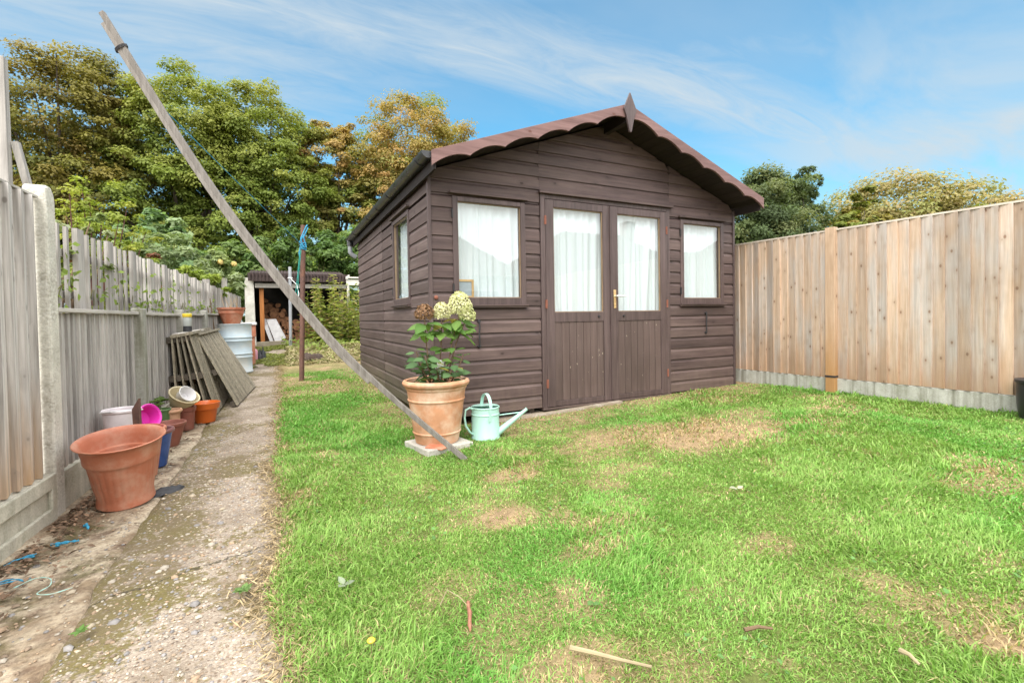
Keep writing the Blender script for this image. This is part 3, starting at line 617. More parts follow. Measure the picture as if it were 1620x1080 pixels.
# roof
OV0, OV1, EX = 3.845, 8.62, 2.085
rz = lambda dx: RZ - SL * abs(dx)
rf = MB()
for s in (-1, 1):
    a = (RX, RZ - .012); b = (RX + s * EX, rz(EX) - .012); nx_, nz_ = s * SL / math.hypot(1, SL), 1 / math.hypot(1, SL); th = .02
    rf.prism([(a[0], OV0, a[1]), (b[0], OV0, b[1]), (b[0] - nx_ * th, OV0, b[1] - nz_ * th), (a[0], OV0, a[1] - th * 1.06)], (0, OV1 - OV0, 0))
roof = rf.build('roof', M['felt'], SH)
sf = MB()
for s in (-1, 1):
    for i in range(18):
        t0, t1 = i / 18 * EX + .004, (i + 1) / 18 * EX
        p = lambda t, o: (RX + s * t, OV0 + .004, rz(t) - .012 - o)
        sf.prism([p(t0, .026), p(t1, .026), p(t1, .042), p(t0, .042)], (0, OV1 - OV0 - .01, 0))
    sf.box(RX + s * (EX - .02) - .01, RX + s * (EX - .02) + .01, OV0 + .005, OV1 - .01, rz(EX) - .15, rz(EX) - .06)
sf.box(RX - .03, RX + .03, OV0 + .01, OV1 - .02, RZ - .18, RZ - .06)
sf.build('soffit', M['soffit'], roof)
# scalloped bargeboards
def barge(s):
    n = 6; L0, L1 = .03, EX + .012; top = []; low = []
    for i in range(61): t = L0 * 0 + .0 + (L1) * i / 60; top.append((t, rz(t) + .004))
    for k in range(n):
        a, b = .06 + (L1 - .06) * k / n, .06 + (L1 - .06) * (k + 1) / n
        for j in range(13):
            q = j / 12; t = a + (b - a) * q; dep = .128 - .042 * math.sin(math.pi * q) ** .8
            low.append((t, rz(t) + .004 - dep))
    low = [(0.0, RZ - .115)] + low
    out = [(RX + s * t, OV0, z) for t, z in top] + [(RX + s * t, OV0, z) for t, z in low[::-1]]
    m_ = MB(); m_.prism(out, (0, -.024, 0)); m_.build('bargeboard', M['barge'], SH, bevel=.002)
barge(-1); barge(1)
fm = MB(); fm.prism([(RX, OV0 - .026, 3.262), (RX + .082, OV0 - .026, 3.09), (RX + .052, OV0 - .026, 3.02), (RX + .012, OV0 - .026, 2.86), (RX - .012, OV0 - .026, 2.86), (RX - .052, OV0 - .026, 3.02), (RX - .082, OV0 - .026, 3.09)], (0, -.022, 0))
fm.build('finial', M['shed_z'], SH, bevel=.003)
# windows
def window(tf, u0, u1, z0, z1, hinge_left=True, sill_ext=.02, matv='shed_z', math_='shed_x'):
    def B(mb_, a, b, d0, d1, c, e, r=None):
        p, q = Vector(tf(a, d0, c)), Vector(tf(b, d1, e)); mb_.box(min(p.x, q.x), max(p.x, q.x), min(p.y, q.y), max(p.y, q.y), c, e, r)
    f = MB(); fw = .052
    B(f, u0, u0 + fw, -.05, .024, z0, z1); B(f, u1 - fw, u1, -.05, .024, z0, z1); B(f, u0 + fw, u1 - fw, -.05, .023, z1 - fw * .85, z1); B(f, u0 + fw, u1 - fw, -.05, .023, z0, z0 + .07)
    w_ = f.build('window', M[matv], SH, bevel=.004)
    bd = MB(); a, b, c, e = u0 + fw, u1 - fw, z0 + .07, z1 - fw * .85; t = .007
    B(bd, a, a + t, -.012, .006, c, e); B(bd, b - t, b, -.012, .006, c, e); B(bd, a + t, b - t, -.012, .005, e - t, e); B(bd, a + t, b - t, -.012, .005, c, c + t)
    bd.build('glazing_bead', M['bead'], w_)
    g = MB(); vs = [tf(a + .003, -.008, c + .003), tf(b - .003, -.008, c + .003), tf(b - .003, -.008, e - .003), tf(a + .003, -.008, e - .003)]
    g.add(vs, [(0, 1, 2, 3)]); g.build('pane', M['glass'], w_)
    s_ = MB(); B(s_, u0 - sill_ext, u1 + .012, .01, .045, z0 - .028, z0 - .002); B(s_, u0 - sill_ext, u1 + .012, .012, .055, z0 - .012, z0 + .001); s_.build('sill', M[math_], w_, bevel=.003)
    d_ = MB(); B(d_, u0 - .032, u1 + .024, .012, .05, z1 + .02, z1 + .042); d_.build('drip_board', M[math_], w_, bevel=.003)
    for hz in (z0 + .16, z1 - .16): h_ = MB(); B(h_, u0 - .01, u0 + .004, .014, .03, hz - .04, hz + .04); h_.build('hinge', M['iron'], w_)
    return w_
window(front, *W1); window(front, *W2)
window(left, yy(WS[1]), yy(WS[0]), WS[2], WS[3], matv='shed_z', math_='shed_y')
# door frame and doors
f = MB(); f.box(2.43, 2.482, Y0 - .026, Y0 + .05, .045, 2.245); f.box(4.142, 4.192, Y0 - .026, Y0 + .05, .045, 2.245); f.box(2.482, 4.142, Y0 - .024, Y0 + .05, 2.2, 2.245)
f.build('door_frame', M['shed_z'], SH, bevel=.003)
f = MB(); f.box(2.412, 4.225, Y0 - .062, Y0 - .012, 2.246, 2.272); f.build('drip_board', M['shed_x'], SH, bevel=.003)
f = MB(); f.box(2.43, 4.19, Y0 - .03, Y0 + .05, .028, .05); f.build('door_threshold', M['shed_x'], SH, bevel=.003)
def door(u0, u1, hinge_left):
    d = MB(); yf, yb = Y0 - .03, Y0 + .012; st = .098; z0, z1 = .056, 2.194
    d.box(u0, u0 + st, yf, yb, z0, z1); d.box(u1 - st, u1, yf, yb, z0, z1)
    d.box(u0 + st, u1 - st, yf + .001, yb, 2.118, z1); d.box(u0 + st, u1 - st, yf + .001, yb, .93, 1.035); d.box(u0 + st, u1 - st, yf + .002, yb, z0, z0 + .055)
    D = d.build('door', M['shed_z'], SH, bevel=.004)
    a, b = u0 + st, u1 - st
    p = MB(); nb = 7; ww = (b - a) / nb
    for i in range(nb): p.box(a + i * ww + .0025, a + (i + 1) * ww - .0025, yf + .008, yb - .006, z0 + .056, .929)
    p.box(a, b, yf + .014, yb - .008, z0 + .057, .928, .1)
    p.build('panel', M['door_board'], D, bevel=.003)
    bd = MB(); c, e, t = 1.035, 2.118, .008
    bd.box(a, a + t, yf + .012, yf + .03, c, e); bd.box(b - t, b, yf + .012, yf + .03, c, e); bd.box(a + t, b - t, yf + .013, yf + .03, e - t, e); bd.box(a + t, b - t, yf + .013, yf + .03, c, c + t)
    bd.build('glazing_bead', M['bead'], D)
    g = MB(); g.add([(a, yf + .026, c), (b, yf + .026, c), (b, yf + .026, e), (a, yf + .026, e)], [(0, 1, 2, 3)]); g.build('pane', M['glass'], D)
    hu = u0 if hinge_left else u1
    for hz in (.3, 1.12, 1.98):
        h = MB(); h.tube([(hu, yf - .004, hz - .045), (hu, yf - .004, hz + .045)], .007, 8); h.box(hu - .012, hu + .012, yf - .003, yf + .004, hz - .043, hz + .043); h.build('hinge', M['hinge'], D)
    k = MB(); ku = (b + .03 if hinge_left else a - .03) - (.1 if hinge_left else -.1); k.tube([(ku, yf + .001, .985), (ku, yf - .016, .985)], [.013, .011], 12); k.build('knob', M['iron'], D)
    return D
d1 = door(2.484, 3.308, True); d2 = door(3.316, 4.14, False)
mb = MB(); mb.box(3.298, 3.326, Y0 - .044, Y0 - .03, .06, 2.19); mb.build('astragal', M['shed_z'], d2, bevel=.003)
mb = MB(); mb.box(3.345, 3.378, Y0 - .037, Y0 - .031, 1.07, 1.275); mb.tube([(3.362, Y0 - .036, 1.11), (3.362, Y0 - .04, 1.11)], .007, 8); pl_ = mb.build('handle_plate', M['brass'], d2, bevel=.002)
mb = MB(); mb.tube([(3.362, Y0 - .036, 1.205), (3.362, Y0 - .075, 1.205), (3.372, Y0 - .083, 1.205), (3.475, Y0 - .083, 1.203)], [.009, .009, .0095, .008], 10); mb.build('handle', M['chrome'], d2)
# cabin hooks, knob
for (xa, z) in ((1.735, .84), (4.79, .88)):
    mb = MB(); yh = Y0 - .03; mb.tube([(xa, Y0 - .008, z + .12), (xa, yh, z + .12), (xa + .004, yh, z + .06), (xa - .002, yh, z), (xa + .002, yh, z - .1), (xa, yh + .002, z - .13), (xa, Y0 - .01, z - .135)], .0075, 8)
    mb.tube([(xa, Y0 - .008, z + .12), (xa, yh - .004, z + .12)], .016, 10); mb.tube([(xa - .02, Y0 - .016, z - .12), (xa + .02, Y0 - .016, z - .12)], .008, 8)
    mb.build('cabin_hook', M['iron'], SH)
mb = MB(); mb.lathe([(.0, -.03), (.014, -.026), (.02, -.012), (.014, 0)], (1.315, Y0 - .012, 1.185), 14, Matrix.Rotation(R_(90), 3, 'X').inverted() @ Matrix.Identity(3), capbase=False); mb.build('knob', M['hinge'], SH)
# gutter
def gutter():
    gx_, gz_, r = 1.168, 2.395, .058; y0, y1 = 3.86, 8.66; m_ = MB(); N = 14; ys_ = [y0 + (y1 - y0) * i / 24 for i in range(25)]
    vs = []
    for y in ys_:
        for rr in (r, r - .005):
            for k in range(N + 1): q = math.pi + math.pi * k / N; vs.append((gx_ + rr * math.cos(q), y, gz_ + rr * math.sin(q)))
    st = 2 * (N + 1); fs = []
    for i in range(24):
        for k in range(N):
            a = i * st + k; fs.append((a, a + 1, a + st + 1, a + st)); a += N + 1; fs.append((a, a + st, a + st + 1, a + 1))
        for k in (0, N): a = i * st + k; fs.append((a, a + N + 1, a + st + N + 1, a + st))
    m_.add(vs, fs, smooth=True)
    for y in (y0, y1): m_.add([(gx_ + r * math.cos(math.pi + math.pi * k / N), y, gz_ + r * math.sin(math.pi + math.pi * k / N)) for k in range(N + 1)], [tuple(range(N + 1))])
    g_ = m_.build('gutter', M['gutter'], SH)
    for y in (4.1, 5.35, 6.0, 6.65, 7.9):
        b = MB(); vs = [(gx_ + rr * math.cos(math.pi + math.pi * k / N), yy_, gz_ + rr * math.sin(math.pi + math.pi * k / N)) for yy_ in (y - .025, y + .025) for rr in (r + .001, r + .007) for k in range(N + 1)]
        n1 = N + 1; fs = []
        for k in range(N): fs += [(n1 + k, n1 + k + 1, 3 * n1 + k + 1, 3 * n1 + k), (k, k + 1, n1 + k + 1, n1 + k), (2 * n1 + k, 3 * n1 + k, 3 * n1 + k + 1, 2 * n1 + k + 1)]
        b.add(vs, fs); b.build('gutter_bracket', M['gutter'], g_)
    dp = MB(); dp.tube([(gx_, 8.58, gz_ - .04), (gx_, 8.58, gz_ - .13)], .05, 14); d_ = dp.build('downpipe_outlet', M['gutter'], g_)
    dp = MB(); dp.tube([(gx_, 8.58, gz_ - .13), (gx_, 8.58, gz_ - .24), (gx_ + .03, 8.58, gz_ - .28), (gx_ + .1, 8.58, gz_ - .32)], .036, 14); dp.build('downpipe', M['greypipe'], g_)
gutter()
# ground slab lip in front of the shed
mb = MB(); mb.prism([(1.9, Y0 - .12, -.065), (3.4, Y0 - .1, -.012), (3.4, Y0 + .3, -.012), (1.9, Y0 + .3, -.065)], (0, 0, .055)); mb.build('foundation_slab', M['earthslab'])['kind'] = 'structure'

# curtains and picture inside
def curtain(name, label, tf, u0, u1, z0, z1, seed, d=-.07, amp=.016, per=.075):
    nu, nz = 90, 14; V = []; 
    for j in range(nz + 1):
        for i in range(nu + 1):
            u = i / nu; q = j / nz; ph = u * (u1 - u0) / per * 6.283; s = vnoise(u * 7, q * .6, 1, seed)
            dd = d - amp * 2.6 * (vnoise(u * 13 + .8 * s, seed * 3.1 + q * .35, 1, seed) + .45 * vnoise(u * 34, seed + q * .5, 1, seed + 2) - .7 + .35 * math.sin(ph * .8 + 7 * s)) * (.6 + .5 * (1 - q))
            V.append(tf(u0 + (u1 - u0) * u + .012 * (1 - q) * math.sin(seed + 9 * u), dd, z0 + (z1 - z0) * q))
    F = [(j * (nu + 1) + i, j * (nu + 1) + i + 1, (j + 1) * (nu + 1) + i + 1, (j + 1) * (nu + 1) + i) for j in range(nz) for i in range(nu)]
    m_ = MB(); m_.add(V, F, smooth=True); c_ = Vector(tf((u0 + u1) / 2, d, z0)); o = m_.build(name, M['curtain'], org=c_, angle=180); tag(o, label, 'curtain')
curtain('net_curtain', 'white net curtain inside the front window nearest the flower pot', front, 1.46, 2.27, 1.1, 2.14, 1)
curtain('net_curtain', 'white net curtain inside the small front window next to the right fence', front, 4.35, 5.13, 1.1, 2.14, 2)
curtain('net_curtain', 'white net curtain hung behind the left door glass', front, 2.5, 3.28, .98, 2.16, 3, -.05, .012)
curtain('net_curtain', 'white net curtain hung behind the glass of the door with the handle', front, 3.33, 4.1, .98, 2.16, 4, -.05, .012)
curtain('net_curtain', 'pale net curtain inside the side window under the gutter', left, yy(5.72), yy(4.9), 1.12, 2.15, 5)
T_ = thing('picture_frame', 'small pine framed picture standing in the window behind the flower heads', 'picture frame', (1.62, Y0 + .025, 1.18))
mb = MB(); 
for a in ((1.535, 1.556, 1.185, 1.36), (1.684, 1.705, 1.185, 1.36), (1.556, 1.684, 1.34, 1.36), (1.556, 1.684, 1.185, 1.203)): mb.box(a[0], a[1], Y0 + .018, Y0 + .036, a[2], a[3])
mb.build('frame', M['pine'], T_); mb = MB(); mb.box(1.556, 1.684, Y0 + .024, Y0 + .032, 1.203, 1.34); mb.build('picture', M['mirror'], T_)

# ------------------------------------------------------------------ right fence
FD = Vector((math.sin(R_(-3.18)), math.cos(R_(-3.18)), 0)); FN = Vector((-FD.y, FD.x, 0)) * 1.0   # FN points to the garden
def rfp(s, d, z): p = Vector((5.795, 0, 0)) + FD * s + FN * d; return (p.x, p.y, z)
RF = thing('closeboard_fence', 'tall pale brown closeboard timber fence on concrete gravel boards, right of the shed', 'fence', (5.62, 3.15, .09))
posts = (-3.0, .03, 3.16, 6.2, 9.2)
for i in range(4):
    a, b = posts[i] + .05, posts[i + 1] - .05; mb = MB(); n = round((b - a) / .091); w_ = (b - a) / n
    for k in range(n):
        s0 = a + k * w_ - .012; s1 = a + (k + 1) * w_ + .004; zt = 1.893 + random.uniform(-.004, .004); zb_ = .245 + random.uniform(-.002, .002)
        tilt = random.uniform(-.003, .003)
        q = [rfp(s0 + tilt, .0, zb_), rfp(s1 + tilt, .0, zb_), rfp(s1 - tilt, .0, zt), rfp(s0 - tilt, .0, zt)]
        d0, d1 = .03, .005
        vs = q + [rfp(s0 + tilt, d0, zb_), rfp(s1 + tilt, d1, zb_), rfp(s1 - tilt, d1, zt), rfp(s0 - tilt, d0, zt)]
        mb.add(vs, [(0, 1, 2, 3), (7, 6, 5, 4), (0, 4, 5, 1), (1, 5, 6, 2), (2, 6, 7, 3), (3, 7, 4, 0)])
    for z in (.5, 1.1, 1.7): mb.bar(rfp(a, -.03, z), rfp(b, -.03, z), .05, .07)
    mb.build('board_panel', M['rfence'], RF)
    mb = MB(); mb.bar(rfp(a - .03, .006, 1.904), rfp(b + .03, .006, 1.904), .04, .018); mb.build('capping', M['rcap'], RF)
    mb = MB(); mb.bar(rfp(a - .045, -.005, .095), rfp(b + .045, -.005, .095), .045, .29); mb.build('gravel_board', M['gravelboard'], RF, bevel=.006)
for s in posts:
    mb = MB(); p0 = Vector(rfp(s, .035, -.1)); p1 = Vector(rfp(s, .035, 1.93)); mb.bar(p0, p1, .1, .075, FN); pz = mb.build('post', M['rpost'], RF, bevel=.005)
    mb = MB(); mb.bar(rfp(s, .036, .255), rfp(s, .036, .275), .106, .083, FN); mb.build('post_band', M['iron'], pz)
T_ = thing('water_butt', 'black plastic barrel half out of view at the end of the timber fence', 'barrel', (5.64, 1.63, Gf(5.6, 1.6)))
gb = Gf(5.6, 1.6); mb = MB(); mb.lathe([(.15, 0), (.17, .01), (.185, .12), (.19, .25), (.188, .3), (.2, .31), (.2, .33), (.17, .335), (0, .34)], (5.635, 1.49, gb), 40); mb.build('barrel', M['blackbin'], T_)

# ------------------------------------------------------------------ left fences
LA = R_(2.38); LD = Vector((math.sin(LA), math.cos(LA), 0)); LN = Vector((LD.y, -LD.x, 0))
def lfp(y, d, z): s = y / LD.y; p = Vector((-1.311, 0, 0)) + LD * s + LN * d; return (p.x, p.y, z)
def feather(mb, y0, y1, z0, z1, w, d, mat=0, th=.026, ov=.02, jit=.004):
    n = max(1, round((y1 - y0) / w)); w = (y1 - y0) / n
    for k in range(n):
        a = y0 + k * w; b = y0 + (k + 1) * w + (ov if k < n - 1 else 0); zt, zb_ = z1 + random.uniform(-jit, jit), z0 + random.uniform(-jit, jit); tl = random.uniform(-.003, .003)
        vs = [lfp(a, d, zb_), lfp(b, d, zb_), lfp(b + tl, d, zt), lfp(a + tl, d, zt), lfp(a, d + th, zb_), lfp(b, d + .004, zb_), lfp(b + tl, d + .004, zt), lfp(a + tl, d + th, zt)]
        mb.add(vs, [(3, 2, 1, 0), (4, 5, 6, 7), (1, 5, 4, 0), (2, 6, 5, 1), (3, 7, 6, 2), (0, 4, 7, 3)], mat=mat)
TF = thing('panel_fence', 'tall weathered grey board fence panel beside a pebbly concrete post', 'fence', (-1.18, 3.3, -.1))
mb = MB(); feather(mb, 1.72, 3.53, .17, 1.7, .112, -.03, th=.044, ov=.03); mb.build('board_panel', M['lfence'], TF)
mb = MB(); mb.bar(lfp(1.72, -.02, 1.708), lfp(3.53, -.02, 1.708), .03, .012); mb.build('capping', M['lrail'], TF)
mb = MB(); g0, g1 = -.22, .165
mb.bar(lfp(1.7, -.01, (g0 + g1) / 2), lfp(3.53, -.01, (g0 + g1) / 2), .04, g1 - g0); mb.bar(lfp(1.7, .02, g1 - .04), lfp(3.53, .02, g1 - .04), .022, .08); mb.bar(lfp(1.7, .02, -.1), lfp(3.53, .02, -.1), .022, .16); mb.bar(lfp(3.47, .0205, .04), lfp(3.53, .0205, .04), .022, .13)
mb.build('gravel_board', M['gravelboard_l'], TF, bevel=.006)
mb = MB(); mb.prism([lfp(3.54, -.08, -.3), lfp(3.65, -.08, -.3), lfp(3.65, -.08, 1.70), lfp(3.638, -.08, 1.75), lfp(3.61, -.08, 1.78), lfp(3.56, -.08, 1.785), lfp(3.54, -.08, 1.765)], LN * .105)
mb.build('post', M['post_c'], TF, bevel=.012)
LF = thing('low_board_fence', 'low grey board fence with narrow cap rail running behind the flower pots', 'fence', (-1.05, 6.5, -.1))
ps = [3.675, 5.24, 6.79, 8.33, 9.87, 11.4]
for i in range(5):
    a, b = ps[i] + (.0 if i == 0 else .06), ps[i + 1] - .06; zr_ = .02 * max(0, i - 1.2)
    mb = MB(); feather(mb, a, b, .13 + zr_, 1.07 + zr_, .085, -.03, th=.022); mb.build('board_panel', M['lfence2'], LF)
    mb = MB(); mb.bar(lfp(a, -.01, 1.085 + zr_), lfp(b, -.01, 1.085 + zr_), .05, .025); mb.build('cap_rail', M['lrail'], LF, bevel=.003)
    mb = MB(); mb.bar(lfp(a - .05, -.01, .0 + zr_), lfp(b + .05, -.01, .0 + zr_), .045, .27); mb.build('gravel_board', M['gravelboard_l'], LF, bevel=.006)
    if i: mb = MB(); mb.bar(lfp(ps[i], -.005, -.2), lfp(ps[i], -.005, 1.13 + zr_), .115, .09, LN); mb.build('post', M['gravelboard'], LF, bevel=.012)
PF = thing('picket_fence', 'grey gapped picket fence of wide and narrow slats standing behind the low board fence', 'fence', (-1.25, 7, -.1))
y = 3.72; pan = MB(); pk = 0; bay = 3.72; railz = (1.2, 1.48)
while y < 14.0:
    wide = pk % 4 == 0; w_ = .11 if wide else .032; zt = 1.6 + .006 * (y - 4) + random.uniform(-.015, .012) + (.03 if wide else 0)
    zt = 1.66 + (.006 if wide else -.006) - .003 * (y - 4) + random.uniform(-.004, .004)
    yc = y + w_ / 2; mb0 = pan; d0 = -.12
    mb0.bar(lfp(yc, d0 + (.012 if wide else 0), -.05), lfp(yc + random.uniform(-.006, .006), d0 + (.012 if wide else 0), zt), w_, .03 if wide else .02, LN)
    y += w_ + .088 * random.uniform(.8, 1.25); pk += 1
    if y - bay > 1.7:
        for z in railz: pan.bar(lfp(bay, -.155, z + .008 * (bay - 4)), lfp(y, -.155, z + .008 * (y - 4)), .03, .05)
        pan.build('picket_panel', M['picket'], PF); pan = MB(); bay = y
if pan.v: pan.build('picket_panel', M['picket'], PF)
for yp, zt in ((12.1, 1.95), (9.9, 1.75)):
    mb = MB(); mb.bar(lfp(yp, -.2, -.1), lfp(yp, -.2, zt), .1, .1, LN); mb.build('post', M['picket'], PF)
# tall post with a stay behind the tall panel
T_ = thing('braced_post', 'tall grey timber post with a diagonal stay rising behind the tall fence panel', 'post', (-1.53, 4.0, -.1))
mb = MB(); mb.bar((-1.548, 4.22, -.1), (-1.552, 4.2, 2.72), .06, .06, (1, 0, 0)); mb.build('post', M['picket'], T_, bevel=.004)
mb = MB(); mb.bar((-1.505, 4.24, 2.2), (-1.42, 4.3, 1.65), .035, .05, (0, 1, 0)); mb.build('brace', M['picket'], T_)
# ------------------------------------------------------------------ pots and clutter on the soil strip
def pot(name, label, cat, mat, c, prof, n=56, rot=None, rmod=None, group=None, soil=None):
    """one lathe-turned pot: prof runs foot, outside, rim, inside, floor"""
    m_ = MB(); m_.lathe(prof, c, n, rot, rmod); o = m_.build(name, mat, org=c); return tag(o, label, cat, group)
def profile(rb, rt, h, rim=.012, rimh=.05, th=.008, foot=.0, inner=None):
    return [(rb * .96, 0), (rb, .006), (rb + (rt - rb) * .9 * (h - rimh) / h, h - rimh), (rt + rim * .6, h - rimh + .004), (rt + rim, h - rimh * .5), (rt + rim, h - .006), (rt + rim - .005, h), (rt - .004, h), (rt - th - .002, h - .012), (rb - th, .02), (0, .018)]
gz = lambda x, y: Gf(x, y)
c = (-.842, 3.60, gz(-.842, 3.6))
bp0 = [(.152, 0), (.158, .005), (.156, .03), (.153, .06), (.17, .13), (.196, .255), (.2, .268), (.212, .272), (.216, .28), (.217, .29), (.222, .32), (.233, .36), (.25, .38), (.266, .388), (.27, .394), (.264, .398), (.248, .391), (.234, .375), (.222, .34), (.212, .3), (.208, .292), (.19, .288), (.186, .278), (.15, .08), (.14, .03), (0, .028)]
bp = [(r * (.9 - .09 * z / .4), z) for r, z in bp0]
flute = lambda q, z: 1 + (.034 * (abs(math.cos(14 * q)) ** .6 - .6) * math.sin(math.pi * min(1, max(0, (z - .05) / .21))) ** .3 if .055 < z < .258 else 0)
tl = Matrix.Rotation(R_(9), 3, Vector((.97, -.1, 0)))
pot('planter', 'large empty terracotta plastic planter with fluted sides, at the front of the row of pots', 'planter', M['terra_pl'], (c[0], c[1], c[2] + .022), bp, 180, tl, flute, 'pots along the fence')
c = (-.945, 4.16, gz(-.945, 4.16)); pot('planter', 'terracotta plastic planter hidden to its rim behind the large fluted one', 'planter', M['terra_pl'], c, profile(.15, .2, .345, .012, .06), group='pots along the fence')
c = (-.845, 4.42, gz(-.84, 4.42))
pot('plant_pot', 'tall blue glazed pot with dusky red rim between two terracotta planters', 'plant pot', [M['blueglaze'], M['purple']], c, [(.06, 0), (.066, .01), (.088, .15), (.1, .23), (.105, .25)], group='pots along the fence')
o = bpy.data.objects['plant_pot']
mb = MB(); mb.lathe([(.105, .25), (.118, .258), (.121, .272), (.115, .284), (.1, .282), (.093, .262), (.085, .18), (.06, .03), (0, .028)], c, 48, capbase=False); mb.build('rim', M['purple'], o)
c = (-.995, 4.2, .098); zb_ = .1
T_ = thing('bucket', 'pinkish white plastic bucket standing inside the half hidden terracotta planter', 'bucket', c, 'pots along the fence')
mb = MB(); mb.lathe([(.083, 0), (.088, .004), (.104, .276), (.108, .279), (.113, .285), (.113, .296), (.108, .3), (.102, .295), (.085, .03), (0, .028)], c, 48); mb.build('body', M['pinkwhite'], T_)
mb = MB(); mb.tube([(c[0] - .116, c[1] + .02, c[2] + .28), (c[0] - .1, c[1] - .07, c[2] + .292), (c[0] - .03, c[1] - .115, c[2] + .3), (c[0] + .085, c[1] - .075, c[2] + .296), (c[0] + .116, c[1] + .02, c[2] + .28)], .005, 8); mb.build('handle', M['white_pl'], T_)
rotm = Matrix.Rotation(R_(72), 3, Vector((.55, .83, 0)))
c = (-.985, 4.62, gz(-.98, 4.62) + .30)
pot('bucket', 'bright magenta plastic bowl tipped on its side beside the rusty stake', 'bowl', M['magenta'], (-.925, 4.36, .285), [(.055, 0), (.06, .005), (.075, .07), (.084, .078), (.092, .082), (.092, .094), (.086, .098), (.076, .09), (.056, .02), (0, .018)], 48, rotm, None, 'pots along the fence')
c = (-1.0, 5.42, gz(-1.0, 5.42)); pot('plant_pot', 'dull green plastic plant pot with a dark inside, next to the bright magenta bowl', 'plant pot', M['green_pl'], c, profile(.068, .084, .285, .004, .02, .004), group='pots along the fence')
c = (-.925, 5.48, gz(-.92, 5.48)); pot('plant_pot', 'beige terracotta pot with rounded rim between the green pot and the brown pot', 'plant pot', M['terra_be'], c, [(.062, 0), (.066, .006), (.072, .1), (.072, .2), (.075, .225), (.088, .232), (.094, .246), (.088, .262), (.075, .262), (.068, .25), (.06, .05), (0, .04)], group='pots along the fence')
c = (-.87, 5.08, gz(-.87, 5.08)); pot('plant_pot', 'shallow reddish terracotta bowl pot beside the blue glazed pot', 'plant pot', M['terra_dk'], c, [(.058, 0), (.064, .006), (.112, .175), (.122, .18), (.126, .19), (.126, .207), (.12, .212), (.112, .208), (.1, .17), (.055, .02), (0, .02)], group='pots along the fence')
c = (-.845, 5.74, gz(-.845, 5.74)); pot('plant_pot', 'dark red brown pot carrying the tilted cream bowl', 'plant pot', M['terra_dk'], c, profile(.066, .082, .235, .008, .05), group='pots along the fence')
rotm = Matrix.Rotation(R_(34), 3, Vector((.62, .78, 0)))
c = (-.905, 5.74, gz(-.88, 5.74) + .243); pot('plant_pot', 'cream plastic bowl pot lying tilted on top of the brown pot', 'plant pot', M['cream'], c, [(.075, 0), (.08, .004), (.12, .09), (.126, .12), (.138, .128), (.142, .138), (.138, .146), (.128, .142), (.112, .09), (.072, .015), (0, .014)], 52, rotm, None, 'pots along the fence')
rotm = Matrix.Rotation(R_(58), 3, Vector((.62, .78, 0))); pot('plant_pot', 'small white plastic pot lying inside the tilted cream bowl', 'plant pot', M['white_pl'], (-.872, 5.70, gz(-.86, 5.7) + .325), [(.058, 0), (.062, .004), (.078, .085), (.084, .088), (.086, .094), (.08, .097), (.074, .09), (.056, .012), (0, .012)], 44, rotm, None, 'pots along the fence')
c = (-.715, 6.02, gz(-.715, 6.02)); pot('plant_pot', 'bright orange plastic flower pot standing alone at the edge of the concrete path', 'plant pot', M['orange'], c, [(.088, 0), (.093, .004), (.118, .14), (.12, .143), (.133, .146), (.142, .2), (.145, .21), (.138, .212), (.128, .2), (.112, .14), (.085, .012), (0, .012)], group='pots along the fence')
T_ = thing('stake', 'rusty brown angle cut stake standing up out of the pots', 'stake', (-.9, 4.22, -.09)); mb = MB()
mb.prism([(-.885, 4.03, .0), (-.85, 4.015, .0), (-.857, 4.015, .485), (-.9, 4.035, .41)], (.008, .018, 0)); mb.build('blade', M['rust'], T_)
# grey rag beside the planter
def blob(name, label, cat, mat, c, sx, sy, h, seed, rot=0, group=None):
    n = 18; V = []; 
    for j in range(n):
        for i in range(n):
            u, v = i / (n - 1) * 2 - 1, j / (n - 1) * 2 - 1; r = math.hypot(u, v); f = max(0, 1 - r ** 2.2)
            q = vnoise(u * 2, v * 2, 1.5, seed); x, y = u * sx * (1 + .3 * q), v * sy * (1 + .4 * (1 - q)); a = rot
            V.append((c[0] + x * math.cos(a) - y * math.sin(a), c[1] + x * math.sin(a) + y * math.cos(a), c[2] - .004 + h * (f ** .6) * (.35 + .9 * vnoise(u, v, 3, seed + 4))))
    F = [(j * n + i, j * n + i + 1, (j + 1) * n + i + 1, (j + 1) * n + i) for j in range(n - 1) for i in range(n - 1)]
    m_ = MB(); m_.add(V, F, smooth=True); return tag(m_.build(name, mat, org=c, angle=60), label, cat, group)
blob('rag', 'crumpled charcoal rag on the ground beside the large planter', 'rag', M['char'], (-.655, 3.71, gz(-.65, 3.71)), .08, .045, .035, 3, .5)
# blue plastic scraps, string
def subdiv(pts, n=6):
    out = []
    for i in range(len(pts) - 1):
        p0, p1, p2, p3 = pts[max(i - 1, 0)], pts[i], pts[i + 1], pts[min(i + 2, len(pts) - 1)]
        for k in range(n): t = k / n; out.append(.5 * ((2 * p1) + (p2 - p0) * t + (2 * p0 - 5 * p1 + 4 * p2 - p3) * t * t + (3 * p1 - p0 - 3 * p2 + p3) * t ** 3))
    return out + [pts[-1]]
def scrap(label, c, pts, r=.006, mat='ropeblue', name='plastic_scrap', cat='scrap', flat=False):
    m_ = MB()
    for q in pts: Q = subdiv([Vector((c[0] + x, c[1] + y, gz(c[0], c[1]) + .008 + z)) for x, y, z in q], 5); m_.tube(Q, [r * (.45 if i in (0, len(Q) - 1) else .8 + .4 * math.sin(i * 1.9)) for i in range(len(Q))], 6)
    return tag(m_.build(name, M[mat], org=(c[0], c[1], gz(*c))), label, cat, 'blue scraps on the soil')
